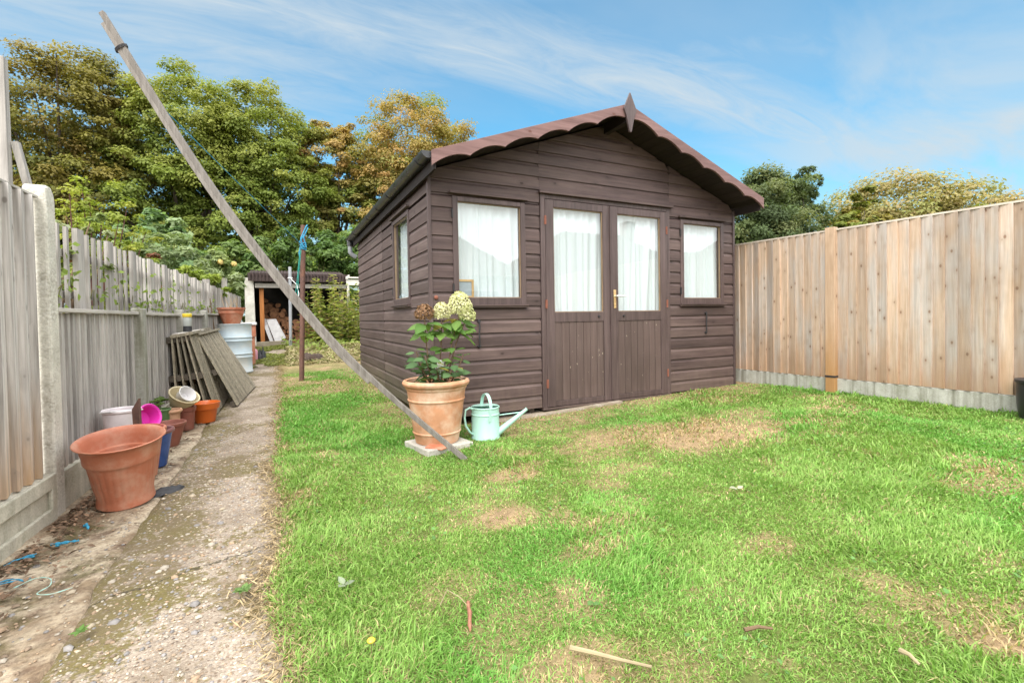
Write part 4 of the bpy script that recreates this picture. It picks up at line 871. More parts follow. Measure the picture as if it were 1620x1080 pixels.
scrap('short bright blue scrap of plastic nearest the large planter', (-.927, 3.24), [[(-.02, .02, .01), (0, 0, .015), (.012, -.03, .005)], [(-.01, .02, .02), (.008, -.02, .012)]], .0065)
scrap('folded blue plastic scrap lying below the concrete post', (-.965, 3.06), [[(-.06, .03, 0), (-.02, .0, .012), (.03, .01, .006), (.05, .02, 0)], [(-.03, -.012, .005), (.02, -.005, .012)]], .0065)
scrap('thin blue plastic scrap at the foot of the gravel board', (-1.085, 2.95), [[(-.05, -.03, 0), (-.01, .0, .01), (.05, .02, .016)], [(.01, .0, .01), (.05, .0, .012)]], .0055)
scrap('tangle of blue and dark cord at the left edge of the soil', (-1.03, 2.70), [[(-.09, -.03, 0), (-.03, -.01, .015), (.04, .015, .005), (.07, .03, 0)], [(-.08, .0, .01), (0, .02, .015), (.05, .0, 0)]], .0035)
scrap('loop of pale turquoise string on the bare soil', (-.88, 2.6), [[(-.12, .05, 0), (-.06, .07, .015), (0, .03, .02), (.02, -.03, .015), (-.01, -.06, .005), (.04, -.08, 0), (.1, -.06, 0)]], .0022, 'mint', 'string', 'string')
# stacked slatted panels leaning at the fence
def slat_panel(label, y0, y1, tx0, tx1, tz, bx0, bx1, first=None):
    T_ = thing('slatted_panel', label, 'fence panel', ((bx0 + bx1) / 2, (y0 + y1) / 2, gz(bx0, (y0 + y1) / 2)), 'slatted panels leaning on the fence')
    A, B = Vector((tx0, y0, tz)), Vector((tx1, y1, tz + .035)); C_, D_ = Vector((bx0, y0 + .02, gz(bx0, y0) + .012)), Vector((bx1, y1 + .02, gz(bx1, y1) + .012))
    nrm = (B - A).cross(C_ - A).normalized()
    if nrm.x < 0: nrm = -nrm
    mb = MB(); n = 13
    for k in range(n):
        a, b = (k + .1) / n, (k + .9) / n; off = nrm * random.uniform(0, .004)
        q = [A.lerp(B, a) + off, A.lerp(B, b) + off, C_.lerp(D_, b) + off, C_.lerp(D_, a) + off]; mb.prism(q, nrm * .014)
    mb.build('slat_face', M['duck'], T_)
    for t in (.03, .5, .96):
        mb = MB(); p, q = A.lerp(C_, t) - nrm * .022, B.lerp(D_, t) - nrm * .022; mb.bar(p, q, .04, .065, (C_ - A)); mb.build('rail', M['duck_d'], T_)
    mb = MB(); mb.bar(A + nrm * .02 - (C_ - A) * .012, B + nrm * .02 - (C_ - A) * .012, .03, .05, nrm); mb.build('top_batten', M['duck'], T_)
lab5 = ['dark slatted panel standing nearest upright against the fence, innermost of the leaning stack', 'second slatted panel from the fence in the leaning stack', 'middle slatted panel of the leaning stack behind the orange pot', 'slatted panel fourth from the fence in the leaning stack', 'slatted panel just under the outermost one of the leaning stack']
for i in range(5): slat_panel(lab5[i], 6.2 + .03 * i, 7.6, -1.03 + .036 * i, -.985 + .036 * i, .835 + .005 * i, -1.0 + .088 * i, -.95 + .088 * i)
slat_panel('outermost mossy slatted panel sloping down to the concrete path', 6.66, 8.02, -.862, -.775, .83, -.47, -.315)
T_ = thing('plank', 'short grey plank lying on top of the leaning slatted panels', 'plank', (-.93, 6.55, .87)); mb = MB(); mb.bar((-1.0, 6.3, .868), (-.84, 6.95, .898), .07, .016); mb.build('plank', M['lrail'], T_, bevel=.003)
c = (-.925, 6.56, .892); T_ = thing('jar', 'cloudy jar with yellow lid and dark base on the leaning panels', 'jar', c)
mb = MB(); mb.lathe([(.04, 0), (.043, .004), (.043, .06), (.0, .062)], c, 28); mb.build('base', M['char'], T_); mb = MB(); mb.lathe([(.041, .062), (.043, .07), (.044, .15), (.04, .165)], c, 28, capbase=False); mb.build('body', M['jar'], T_); mb = MB(); mb.lathe([(.046, .166), (.047, .17), (.047, .2), (.04, .207), (0, .207)], c, 28); mb.build('lid', M['yellow'], T_)
# drum with bowl
c = (-.70, 9.75, gz(-.7, 9.75)); T_ = thing('oil_drum', 'pale blue and white metal drum standing beside the path', 'drum', c)
dp = [(.29, 0), (.298, .006), (.298, .03), (.29, .04), (.29, .27), (.302, .285), (.29, .3), (.29, .33), (.302, .345), (.29, .36), (.29, .56), (.302, .575), (.29, .59), (.29, .62), (.302, .635), (.29, .65), (.29, .85), (.3, .86), (.3, .875), (.285, .875), (.284, .86)]
mb = MB(); mb.lathe(dp, c, 56); mb.build('body', M['drum'], T_, angle=60); mb = MB(); mb.lathe([(.284, .86), (0, .862)], c, 40, capbase=False); mb.build('lid', M['drumlid'], T_)
c2 = (-.715, 9.72, c[2] + .876); pot('planter', 'terracotta bowl planter standing on the blue and white drum', 'planter', M['terra_pl'], c2, [(.13, 0), (.135, .01), (.19, .18), (.198, .185), (.2, .24), (.218, .248), (.222, .256), (.222, .285), (.205, .285), (.19, .24), (.12, .03), (0, .03)], 56)
mb = MB()
for k in range(9):
    a = random.uniform(0, 6.28); x, y = c2[0] + .05 * math.cos(a), c2[1] + .05 * math.sin(a); p = [(x, y, c2[2] + .1)]
    for j in range(4): x += random.uniform(-.05, .05); y += random.uniform(-.05, .05); p.append((x, y, p[-1][2] + random.uniform(.06, .12)))
    mb.tube(p, [.006, .005, .004, .003, .002], 5)
tag(mb.build('dead_plant', plain('dead_stem', (.42, .3, .17), .9), org=(c2[0], c2[1], c2[2] + .1)), 'withered bare plant standing in the bowl planter on the drum', 'plant')
T_ = thing('planter', 'square terracotta planter with a white rim beyond the drum', 'planter', (-.5, 10.75, gz(-.5, 10.75))); g_ = gz(-.5, 10.75); mb = MB()
mb.prism([(-.6, 10.65, g_), (-.4, 10.65, g_), (-.4, 10.85, g_), (-.6, 10.85, g_)], (0, 0, .55)); mb.box(-.62, -.38, 10.63, 10.87, g_ + .55, g_ + .79); mb.build('body', M['terra_pl'], T_, bevel=.01); mb = MB(); mb.box(-.66, -.36, 10.6, 10.9, g_ + .79, g_ + .84); mb.build('rim', M['white_pl'], T_, bevel=.008)
T_ = thing('watering_bottle', 'pink bottle with dark cap at the foot of the white post', 'bottle', (-.45, 11.4, gz(-.45, 11.4))); mb = MB(); c3 = (-.45, 11.4, gz(-.45, 11.4)); mb.lathe([(.07, 0), (.075, .01), (.075, .2), (.05, .24), (.025, .25)], c3, 24); mb.build('body', M['pinkb'], T_); mb = MB(); mb.lathe([(.03, .25), (.032, .3), (0, .31)], c3, 16); mb.build('cap', M['char'], T_)
blob('boot', 'dark lumpy old boot on the ground beside the pink bottle', 'boot', M['char'], (-.3, 11.6, gz(-.3, 11.6)), .07, .13, .28, 8)
lab3 = ['thin grey stick leaning outermost against the fence behind the drum', 'grey stick leaning between the other two behind the drum', 'thickest grey stick leaning against the fence behind the drum']
for k, (a, b) in enumerate((((-.98, 9.25, 1.38), (-.86, 9.0, gz(-.86, 9))), ((-.99, 9.35, 1.15), (-.8, 9.15, gz(-.8, 9.15))), ((-1.0, 9.1, 1.25), (-.9, 8.9, gz(-.9, 8.9))))):
    mb = MB(); mb.tube([a, tuple((Vector(a) + Vector(b)) / 2 + Vector((.01, .02, 0))), b], [.008, .011, .012 + .006 * (k == 2)], 7); tag(mb.build('stick', M['stem'], org=b), lab3[k], 'stick', 'sticks behind the drum')

# ------------------------------------------------------------------ hydrangea in the large terracotta pot
gs = gz(1.15, 3.68); T_ = thing('paving_slab', 'pale square paving slab under the large terracotta pot', 'paving slab', (1.15, 3.68, gs)); mb = MB()
R45 = Matrix.Rotation(R_(12), 3, 'Z')
mb.obox((1.15, 3.68, gs + .015), R45 @ Vector((.205, 0, 0)), R45 @ Vector((0, .2, 0)), (0, 0, .028)); mb.build('slab', M['slabc'], T_, bevel=.008)
zp = gs + .044
mb = MB(); mb.prism([(.99, 3.52, zp + .002), (1.1, 3.44, zp - .012), (1.17, 3.47, zp - .004), (1.13, 3.53, zp + .006), (1.05, 3.57, zp + .01)], (0, 0, .01)); tag(mb.build('pot_shard', M['terra_pl'], org=(1.08, 3.5, zp), bevel=.002), 'flat terracotta shard wedged under the large terracotta pot', 'pot shard')
cp = (1.146, 3.70, zp); T_ = thing('terracotta_pot', 'large old terracotta pot with raised bands at the corner of the shed', 'plant pot', cp)
hp = .50
prof = [(.165, 0), (.172, .004), (.186, .075), (.193, .08), (.195, .088), (.19, .095), (.222, .335), (.229, .34), (.231, .348), (.226, .355), (.236, .425), (.243, .432), (.246, .44), (.246, .45), (.258, .455), (.268, .468), (.27, .482), (.262, .497), (.248, .502), (.236, .496), (.23, .48), (.225, .43), (0, .43)]
mb = MB(); mb.lathe(prof, cp, 72, None); mb.build('pot', M['terra'], T_)
sl = MB(); ns = 16; V = [(cp[0], cp[1], cp[2] + .45)]
for j in range(1, 9):
    for k in range(28): q = 2 * math.pi * k / 28; r = .228 * j / 8; V.append((cp[0] + r * math.cos(q), cp[1] + r * math.sin(q), cp[2] + .437 + .02 * vnoise(r * 40 * math.cos(q), r * 40 * math.sin(q), 1, 4)))
F = [(0, 1 + k, 1 + (k + 1) % 28) for k in range(28)] + [(1 + (j - 1) * 28 + k, 1 + j * 28 + k, 1 + j * 28 + (k + 1) % 28, 1 + (j - 1) * 28 + (k + 1) % 28) for j in range(1, 8) for k in range(28)]
sl.add(V, F, smooth=True); sl.build('soil', M['soil'], T_)
HY = thing('hydrangea', 'leafy hydrangea with cream and dead brown flower heads growing in the large terracotta pot', 'plant', (cp[0], cp[1], cp[2] + .44))
zs0 = cp[2] + .445
stems = [([(1.10, 3.70), (1.085, 3.69), (1.068, 3.69), (1.055, 3.68)], .99), ([(1.17, 3.72), (1.185, 3.71), (1.195, 3.70), (1.2, 3.69)], .99), ([(1.2, 3.69), (1.25, 3.69), (1.29, 3.69), (1.345, 3.68)], 1.02), ([(1.22, 3.72), (1.27, 3.70), (1.32, 3.69), (1.40, 3.69)], .97), ([(1.13, 3.66), (1.1, 3.64), (1.06, 3.62), (1.03, 3.6)], .70), ([(1.16, 3.66), (1.15, 3.63), (1.13, 3.62), (1.12, 3.6)], .66), ([(1.24, 3.68), (1.29, 3.66), (1.33, 3.65), (1.36, 3.64)], .70), ([(1.08, 3.73), (1.05, 3.73), (1.02, 3.74), (1.0, 3.74)], .74), ([(1.1, 3.68), (1.07, 3.66), (1.03, 3.66), (1.0, 3.65)], .66), ([(1.2, 3.66), (1.22, 3.62), (1.24, 3.6), (1.26, 3.58)], .64), ([(1.15, 3.72), (1.12, 3.72), (1.1, 3.73), (1.08, 3.74)], .72)]
mb = MB(); LP, LT, LN_, LS, LC = [], [], [], [], []
for si, (pts, zt) in enumerate(stems):
    n = len(pts); path = [Vector((x, y, zs0 - .01 + (zt - zs0) * i / (n - 1))) for i, (x, y) in enumerate(pts)]
    mb.tube(path, [.006, .0055, .005, .0045], 7)
    nodes = (5 if zt > .9 else 5)
    for k in range(nodes):
        t = .25 + .72 * k / (nodes - 1) if zt < .9 else (.16, .4, .55, .82, .95)[k]
        i = min(int(t * (n - 1)), n - 2); f = t * (n - 1) - i; p = path[i].lerp(path[i + 1], f); a0 = k * 1.57 + si * .8
        for h in ((0, math.pi) if (zt < .9 or k < 3) else (0, 1.4, 2.8, 4.2, 5.3)):
            if zt > .9 and k < 3 and random.random() < .25: continue
            a = a0 + h + random.uniform(-.4, .4); d = Vector((math.cos(a), math.sin(a), random.uniform(-.75, .1) if zt > .9 and k > 2 else random.uniform(-.35, .3))).normalized()
            s = random.uniform(.105, .15) if (zt > .9 and k >= 3) else random.uniform(.07, .115)
            LP.append(p + d * (s * .5 + .018)); LT.append(d); LN_.append(Vector((-d.x * d.z * .5 + random.uniform(-.35, .35), -d.y * d.z * .5 + random.uniform(-.9, -.1), .9)).normalized()); LS.append(s)
            g_ = random.random(); c_ = Vector((.11, .22, .055)).lerp(Vector((.2, .32, .08)), g_)
            if zt < .9: c_ = Vector((.085, .16, .065)).lerp(Vector((.14, .24, .1)), g_)
            if random.random() < .08: c_ = Vector((.3, .26, .06))
            LC.append(c_)
mb.build('stem', M['stem'], HY)
def real_leaves(name, P, T, N, S, C, mat, parent):
    """pointed leaves, 8 faces each, cupped along the midrib"""
    V, F, K = [], [], []
    out = [(0, .0), (.12, .16), (.32, .29), (.55, .27), (.78, .15), (1, 0)]
    for p, t, nn, s, c_ in zip(P, T, N, S, C):
        t = t.normalized(); nn = (nn - t * nn.dot(t)).normalized(); b = nn.cross(t); o = len(V); cv = random.uniform(.1, .35)
        for u, w_ in out:
            dn = -cv * (u - .3) ** 2
            for sd_ in (-1, 0, 1): q = p + t * (u - .5) * s + b * sd_ * w_ * s + nn * s * (dn + (.07 if sd_ else 0)); V.append(tuple(q)); K.append(tuple(c_ * (.93 if sd_ else 1.12)))
        for i in range(len(out) - 1):
            for j in (0, 1): F.append((o + i * 3 + j, o + i * 3 + j + 1, o + i * 3 + j + 4, o + i * 3 + j + 3))
    return np_mesh(name, np.array(V), np.array(F), np.array(K), mat, parent, smooth=True)
real_leaves('foliage', LP, LT, LN_, LS, LC, M['leaf'], HY)
def flower_head(c, r, h, cols, n, seed, part_label=None):
    g = np.random.default_rng(seed); u = g.normal(size=(n, 3)); u = unit(u); u[:, 2] = np.where(u[:, 2] < -.6, -u[:, 2], u[:, 2])
    zz = u[:, 2]; rr = r * np.sqrt(np.clip(1 - np.clip(zz, -1, 1) ** 2, 0, 1)) * (1 - .25 * np.clip(zz, 0, 1))
    bump = 1 + .12 * (vnoise(u[:, 0] * 4 + 9, u[:, 1] * 4 + u[:, 2] * 5, 1, seed) - .5) * 2
    d = np.stack([u[:, 0], u[:, 1]], 1); d /= np.linalg.norm(d, axis=1, keepdims=True)
    P = np.stack([d[:, 0] * rr * bump, d[:, 1] * rr * bump, zz * h * bump], 1) + np.array(c) + g.normal(size=(n, 3)) * .003
    N = u + g.normal(size=(n, 3)) * .45; t = g.random((n, 1)); C = np.array(cols[0]) * (1 - t) + np.array(cols[1]) * t; C *= g.uniform(.8, 1.1, (n, 1))
    o = leaves('flower_head', P, N, g.uniform(.012, .019, n), C, M['petal'], .95, HY)
    if part_label: o['label'] = part_label
flower_head((1.053, 3.68, 1.035), .074, .072, [(.17, .09, .045), (.33, .19, .1)], 750, 1, 'dried brown flower head')
flower_head((1.198, 3.68, 1.045), .07, .075, [(.62, .6, .3), (.78, .74, .5)], 800, 2, 'small cream flower head')
flower_head((1.352, 3.68, 1.095), .095, .11, [(.58, .6, .26), (.78, .74, .48)], 1300, 3, 'large cream flower head'); 
flower_head((1.41, 3.665, 1.02), .07, .08, [(.56, .6, .25), (.74, .72, .44)], 550, 4, 'cream flower head')
T_ = thing('plant_label', 'white plant tag with picture side stuck in the soil of the large pot', 'tag', (1.2, 3.66, zs0)); mb = MB(); mb.obox((1.175, 3.68, .615), (.036, .01, -.006), (0, .0012, 0), (.006, 0, .042)); mb.build('card', M['tag'], T_); mb = MB(); mb.obox((1.175, 3.682, .52), (.006, 0, 0), (0, .001, 0), (.002, 0, .06)); mb.build('spike', M['tag'], T_)
# watering can
cw = (1.573, 3.70, gz(1.573, 3.7)); WC = thing('watering_can', 'mint green metal watering can with a long spout standing by the shed wall', 'watering can', cw)
mb = MB(); mb.lathe([(.118, 0), (.122, .004), (.122, .012), (.118, .018), (.117, .2), (.121, .205), (.121, .212), (.117, .217), (.116, .255), (.121, .26), (.122, .268), (.117, .272), (.112, .266), (.112, .03), (0, .028)], cw, 56); mb.build('body', M['mint'], WC)
mb = MB(); vs = []; n = 24
for k in range(n + 1): q = math.pi * k / n - .35; vs.append((cw[0] + .114 * math.cos(q), cw[1] - .114 * math.sin(q) if False else cw[1] + .114 * math.sin(q), cw[2] + .268))
mb.add(vs + [(x, y, z + .004) for x, y, z in vs], [tuple(range(n + 1))[::-1], tuple(range(n + 1, 2 * n + 2))]); mb.build('top_cover', M['mint'], WC)
def strap(pts, w_, th, side):
    m_ = MB(); side = Vector(side)
    P = [Vector(p) for p in pts]; vs = []
    for i, p in enumerate(P):
        t = (P[min(i + 1, len(P) - 1)] - P[max(i - 1, 0)]).normalized(); nn = t.cross(side).normalized()
        vs += [p - side * w_ / 2 - nn * th / 2, p + side * w_ / 2 - nn * th / 2, p + side * w_ / 2 + nn * th / 2, p - side * w_ / 2 + nn * th / 2]
    fs = [(i * 4 + k, i * 4 + (k + 1) % 4, i * 4 + 4 + (k + 1) % 4, i * 4 + 4 + k) for i in range(len(P) - 1) for k in range(4)] + [(3, 2, 1, 0), tuple(len(vs) - 4 + k for k in range(4))]
    m_.add(vs, fs); return m_
hp_ = []
for k in range(21):
    q = math.pi * k / 20; hp_.append((cw[0] + .002, cw[1] - .1 * math.cos(q) - .018 + .0 * k, cw[2] + .225 + .155 * math.sin(q) ** .7))
hp_ = [(cw[0] - .01, cw[1] - .121, cw[2] + .16)] + hp_
strap(hp_, .032, .003, (.96, .28, 0)).build('handle', M['mint'], WC)
mb = MB(); mb.tube([(cw[0] - .11, cw[1] - .01, cw[2] + .255), (cw[0] - .15, cw[1] - .02, cw[2] + .275), (cw[0] - .19, cw[1] - .03, cw[2] + .262), (cw[0] - .2, cw[1] - .03, cw[2] + .2), (cw[0] - .19, cw[1] - .03, cw[2] + .13), (cw[0] - .15, cw[1] - .02, cw[2] + .07), (cw[0] - .115, cw[1] - .01, cw[2] + .045)], .0085, 10); mb.build('handle', M['mint'], WC)
mb = MB(); s0 = Vector((cw[0] + .095, cw[1] - .045, cw[2] + .045)); s1 = Vector((cw[0] + .335, cw[1] - .13, cw[2] + .235)); mb.tube([s0, s0.lerp(s1, .5), s1], [.03, .022, .013], 18); mb.tube([s1 - (s1 - s0) * .02, s1], [.016, .017], 18); mb.build('spout', M['mint'], WC)
mb = MB(); mb.tube([(cw[0] + .105, cw[1] - .04, cw[2] + .19), s0.lerp(s1, .8) + Vector((0, 0, .012))], .005, 8); mb.build('brace', M['mint'], WC)

# ------------------------------------------------------------------ prop, posts and line
PP = thing('line_prop', 'long grey timber clothes prop of two battens leaning across in front of the shed corner', 'prop', (1.211, 3.227, gz(1.21, 3.227)))
b0 = Vector((1.211, 3.227, gz(1.21, 3.227) - .01)); b1 = Vector((-1.03, 4.3, 3.19)); dd = (b1 - b0).normalized(); sdv = dd.cross(Vector((.44, .89, 0))).normalized()
PPTS = [Vector(p) for p in [(1.211, 3.227, -0.04), (0.683, 3.48, 0.481), (0.286, 3.67, 0.944), (-0.171, 3.888, 1.611), (-0.484, 4.039, 2.129), (-0.756, 4.169, 2.634), (-1.054, 4.312, 3.2)]]
def curvebar(pts, w_, th, name):
    vs = []
    for i, p in enumerate(pts):
        t = (pts[min(i + 1, len(pts) - 1)] - pts[max(i - 1, 0)]).normalized(); sd_ = t.cross(Vector((.44, .89, 0))).normalized(); u_ = sd_.cross(t).normalized()
        vs += [p - sd_ * w_ / 2 - u_ * th / 2, p + sd_ * w_ / 2 - u_ * th / 2, p + sd_ * w_ / 2 + u_ * th / 2, p - sd_ * w_ / 2 + u_ * th / 2]
    fs = [(i * 4 + k, i * 4 + (k + 1) % 4, i * 4 + 4 + (k + 1) % 4, i * 4 + 4 + k) for i in range(len(pts) - 1) for k in range(4)] + [(3, 2, 1, 0), tuple(len(vs) - 4 + k for k in range(4))]
    m_ = MB(); m_.add(vs, fs, random.random()); return m_.build(name, M['prop'], PP, bevel=.003)
PS = subdiv(PPTS); curvebar(PS, .036, .028, 'batten')
o2 = [p + (PS[min(i + 1, len(PS) - 1)] - PS[max(i - 1, 0)]).normalized().cross(Vector((.44, .89, 0))).normalized() * (.031 if i > 8 else .027) for i, p in enumerate(PS)]
curvebar(o2[7:-1], .028, .028, 'batten'); bt = (PS[-4] + o2[-4]) / 2; bd_ = (PS[-1] - PS[-4]).normalized(); sdv = bd_.cross(Vector((.44, .89, 0))).normalized()
mb = MB()
for k in range(3): q = bt + bd_ * k * .008; mb.tube([q + sdv * math.cos(a) * .046 + bd_.cross(sdv) * math.sin(a) * .024 for a in [i * math.pi / 4 for i in range(9)]], .003, 5)
mb.build('wire_binding', M['iron'], PP)
rp = (.33, 8.15, gz(.33, 8.15)); RP = thing('clothes_post', 'rusty brown steel clothes line post with blue rope knotted at its top', 'post', rp); top = Vector((.415, 8.2, 2.50))
mb = MB(); mb.tube([rp, Vector(rp).lerp(top, .5), top], .038, 14); mb.build('pole', M['rust'], RP)
mb = MB(); rr = random.Random(3)
for k in range(4):
    z = 2.12 + .03 * k; mb.tube([(rp[0] + .075 + .046 * math.cos(a), 8.19 + .046 * math.sin(a), z + .01 * math.sin(2 * a + k)) for a in [i * .7 for i in range(10)]], .009, 6)
mb.tube([(.4, 8.14, 2.15), (.37, 8.13, 2.28), (.45, 8.13, 2.47), (.47, 8.16, 2.5)], .009, 6); mb.tube([(.45, 8.14, 2.14), (.41, 8.12, 2.3), (.48, 8.14, 2.46)], .009, 6); mb.tube([(.36, 8.13, 2.14), (.34, 8.12, 2.05), (.35, 8.12, 1.96)], .008, 6); mb.tube([(.42, 8.13, 2.14), (.35, 8.13, 2.22), (.42, 8.13, 2.34)], .009, 6)
mb.build('rope_knot', M['ropeblue'], RP)
la = PS[31] + sdv * .05; mb = MB(); lb = Vector((.37, 8.15, 2.2)); mb.tube([la.lerp(lb, i / 12) - Vector((0, 0, .01 * math.sin(math.pi * i / 12))) for i in range(13)], .0042, 6); tag(mb.build('washing_line', M['ropeblue'], org=lb), 'taut blue washing line running from the grey prop to the rusty post', 'line')
mb = MB(); mb.tube([(.37, 8.12, 2.1), (.33, 8.12, 1.75), (.3, 8.13, 1.35), (.29, 8.14, 1.2)], .006, 6); mb.tube([(.35, 8.11, 2.05), (.3, 8.11, 1.6), (.26, 8.12, 1.32)], .006, 6); tag(mb.build('loose_rope', M['ropegreen'], org=(.37, 8.12, 2.1)), 'loose green rope hanging from the knot on the rusty post', 'rope')
gp = (.32, 13.9, gz(.32, 13.9)); T_ = thing('metal_pole', 'slim grey metal pole in front of the log store', 'pole', gp); mb = MB(); mb.tube([gp, (.35, 13.9, 2.42)], .04, 12); mb.build('pole', M['greypipe'], T_); mb = MB(); mb.tube([(.36, 13.85, 2.1), (.5, 13.84, 1.95), (.55, 13.83, 1.7), (.5, 13.84, 1.4)], .012, 6); mb.tube([(.35 + .05 * math.cos(a), 13.9 + .05 * math.sin(a), 2.12) for a in [i * .7 for i in range(10)]], .016, 6); mb.lathe([(.0, -.045), (.04, -.02), (.045, .01), (.0, .045)], (.41, 13.85, 1.72), 14, capbase=False); mb.build('rope', M['tag'], T_)

# ------------------------------------------------------------------ log store
HX0, HX1, HY0, HY1 = -.62, 1.95, 15.0, 17.2; hg = lambda x, y=15: gz(x, y)
HS = thing('log_store', 'open fronted log store with corrugated brown roof and white concrete post', 'lean-to', (.6, 15, hg(.6)))
mb = MB(); mb.prism([(-.78, 15.0, hg(-.7) - .05), (-.52, 15.0, hg(-.7) - .05), (-.55, 15.0, 2.2), (-.77, 15.0, 2.2)], (0, .14, 0)); mb.build('post', M['whitepaint'], HS, bevel=.01)
mb = MB(); mb.box(-.42, -.31, 15.15, 15.26, hg(-.4), 1.95); mb.build('post', M['orangewood'], HS, bevel=.006)
mb = MB(); mb.box(1.72, 1.82, 15.15, 15.25, hg(1.7), 1.95); mb.build('post', M['duck_d'], HS)
mb = MB(); mb.box(-.52, 1.9, 15.02, 15.1, 1.93, 2.05); mb.build('beam', M['lrail'], HS); mb = MB(); mb.box(-.6, 1.9, 15.05, 15.12, 2.1, 2.22); mb.build('beam', M['duck_d'], HS)
mb = MB(); n = 120; vs = []
for i in range(n + 1):
    x = -.68 + (2.62) * i / n; dz_ = .022 * math.cos(i * 2 * math.pi / 4)
    vs += [(x, 14.85, 2.24 + dz_), (x, HY1, 2.62 + dz_)]
mb.add(vs, [(2 * i, 2 * i + 2, 2 * i + 3, 2 * i + 1) for i in range(n)]); 
vs = []
for i in range(n + 1):
    x = -.68 + 2.62 * i / n; dy = .018 * math.cos(i * 2 * math.pi / 4); vs += [(x, 14.86 + dy, 2.10), (x, 14.86 + dy, 2.33)]
mb.add(vs, [(2 * i, 2 * i + 2, 2 * i + 3, 2 * i + 1) for i in range(n)]); mb.build('roof', M['corr'], HS)
mb = MB(); mb.box(-.66, 1.95, HY1 - .05, HY1, .2, 2.6); mb.box(-.7, -.64, 15.14, HY1, .2, 2.35); mb.box(1.9, 1.96, 15.1, HY1, .2, 2.35); mb.build('wall', M['darkwall'], HS)
mb = MB(); mb.bar((-.5, 14.7, hg(-.5, 14.7) + .05), (.35, 14.75, hg(.35, 14.7) + .05), .15, .12); tag(mb.build('sleeper', M['duck'], org=(0, 14.7, hg(0)), bevel=.01), 'grey timber sleeper on the ground in front of the log store', 'sleeper')
mb = MB(); mb.prism([(-.16, 14.9, hg(-.2) + .0), (-.08, 14.86, hg(-.2)), (-.3, 15.3, hg(-.2) + .72), (-.4, 15.32, hg(-.2) + .74)], (.02, .03, .01)); tag(mb.build('leaning_board', M['greyboard'], org=(-.1, 15, hg(0)), bevel=.004), 'narrow pale grey board leaning inside the log store at the orange post', 'board')
mb = MB(); mb.prism([(-.04, 14.82, hg(.1) + .02), (.2, 14.9, hg(.1) + .16), (-.04, 15.3, hg(.1) + .7), (-.27, 15.3, hg(.1) + .7)], (.03, .03, .01)); tag(mb.build('leaning_board', M['greyboard'], org=(.1, 15, hg(0)), bevel=.004), 'broad grey board leaning on the logs in the log store', 'board')
base = None; rl = random.Random(5)
def log_mesh():
    m_ = MB(); n = 10; pr_ = [1 + rl.uniform(-.16, .12) for _ in range(n)]; vs = []
    for yv in (-.17, .17):
        for k in range(n): a = 2 * math.pi * k / n; vs.append((math.cos(a) * .085 * pr_[k], yv, math.sin(a) * .075 * pr_[k]))
    m_.add(vs, [(k, (k + 1) % n, n + (k + 1) % n, n + k)[::-1] for k in range(n)], .2); m_.add(vs[:n], [tuple(range(n))], .8); m_.add(vs[n:], [tuple(range(n))[::-1]], .8); return m_
protos = []; cnt = 0
for row in range(11):
    x = -.3
    while x < 1.65:
        hmax = 1.6 - .75 * smooth(x, -.3, .9) + .05 * math.sin(x * 9); z = .36 + row * .135
        if z < hmax:
            if len(protos) < 4: o = log_mesh().build('log', M['logwood'], org=(0, 0, 0)); protos.append(o)
            else: o = rl.choice(protos).copy(); COL.objects.link(o)
            o.location = (x + rl.uniform(-.02, .02), 15.55 + .1 * row * .6 + rl.uniform(-.08, .08), z + hg(x, 15) - .33 + rl.uniform(-.015, .015)); o.rotation_euler = (rl.uniform(-.15, .15), rl.uniform(0, 6.28), rl.uniform(-.25, .25)); s = rl.uniform(.85, 1.25); o.scale = (s, 1, s)
            tag(o, 'split brown firewood log in the heap inside the log store', 'log', 'logs heaped in the log store'); cnt += 1
        x += .165
CF = thing('cold_frame', 'white painted frame of a small greenhouse at the far corner behind the shed', 'greenhouse', (2.3, 14.6, hg(2, 14.6)))
mb = MB(); mb.box(1.86, 3.1, 14.55, 14.62, 2.0, 2.16); mb.bar((1.86, 14.5, 2.2), (2.05, 15.5, 2.35), .06, .06); mb.box(1.86, 3.1, 14.5, 14.62, 2.2, 2.24); mb.build('frame', M['whitepaint'], CF)
for x in (1.9, 2.75): mb = MB(); mb.box(x - .03, x + .03, 14.56, 14.62, hg(x, 14.6), 2.0); mb.build('post', M['whitepaint'], CF)
blob('molehill', 'dark heap of fresh earth among the cut grass behind the rusty post', 'molehill', M['soil'], (.62, 10.6, gz(.62, 10.6) + .05), .2, .22, .13, 12)

# ------------------------------------------------------------------ small things on the lawn
def twig(label, pts, r, mat='stem', name='twig'):
    m_ = MB(); P = [(x, y, gz(x, y) + h) for x, y, h in pts]; m_.tube(P, [r * (1 - .5 * i / (len(P) - 1)) for i in range(len(P))], 7); tag(m_.build(name, M[mat], org=P[0]), label, name)
M['twigwood'] = plain('pale_twig', (.3, .24, .14), .8, .3)
twig('long pale twig lying in the grass at the bottom edge of the lawn', [(.78, 1.205, .035), (.83, 1.14, .04), (.88, 1.09, .035), (.935, 1.02, .04)], .008, 'twigwood')
twig('short upright pale twig end at the lower right of the lawn', [(1.585, .71, .05), (1.58, .685, .055), (1.575, .66, .045)], .008, 'twigwood')
twig('dark twig in the grass right of the long pale one', [(1.3, 1.0, .035), (1.345, .983, .04), (1.38, .96, .035)], .007)
twig('thin dry stem arching over the lawn beside the strip of bark', [(.5, 1.62, .03), (.53, 1.63, .07), (.56, 1.58, .06), (.585, 1.55, .03)], .0025, 'twigwood')
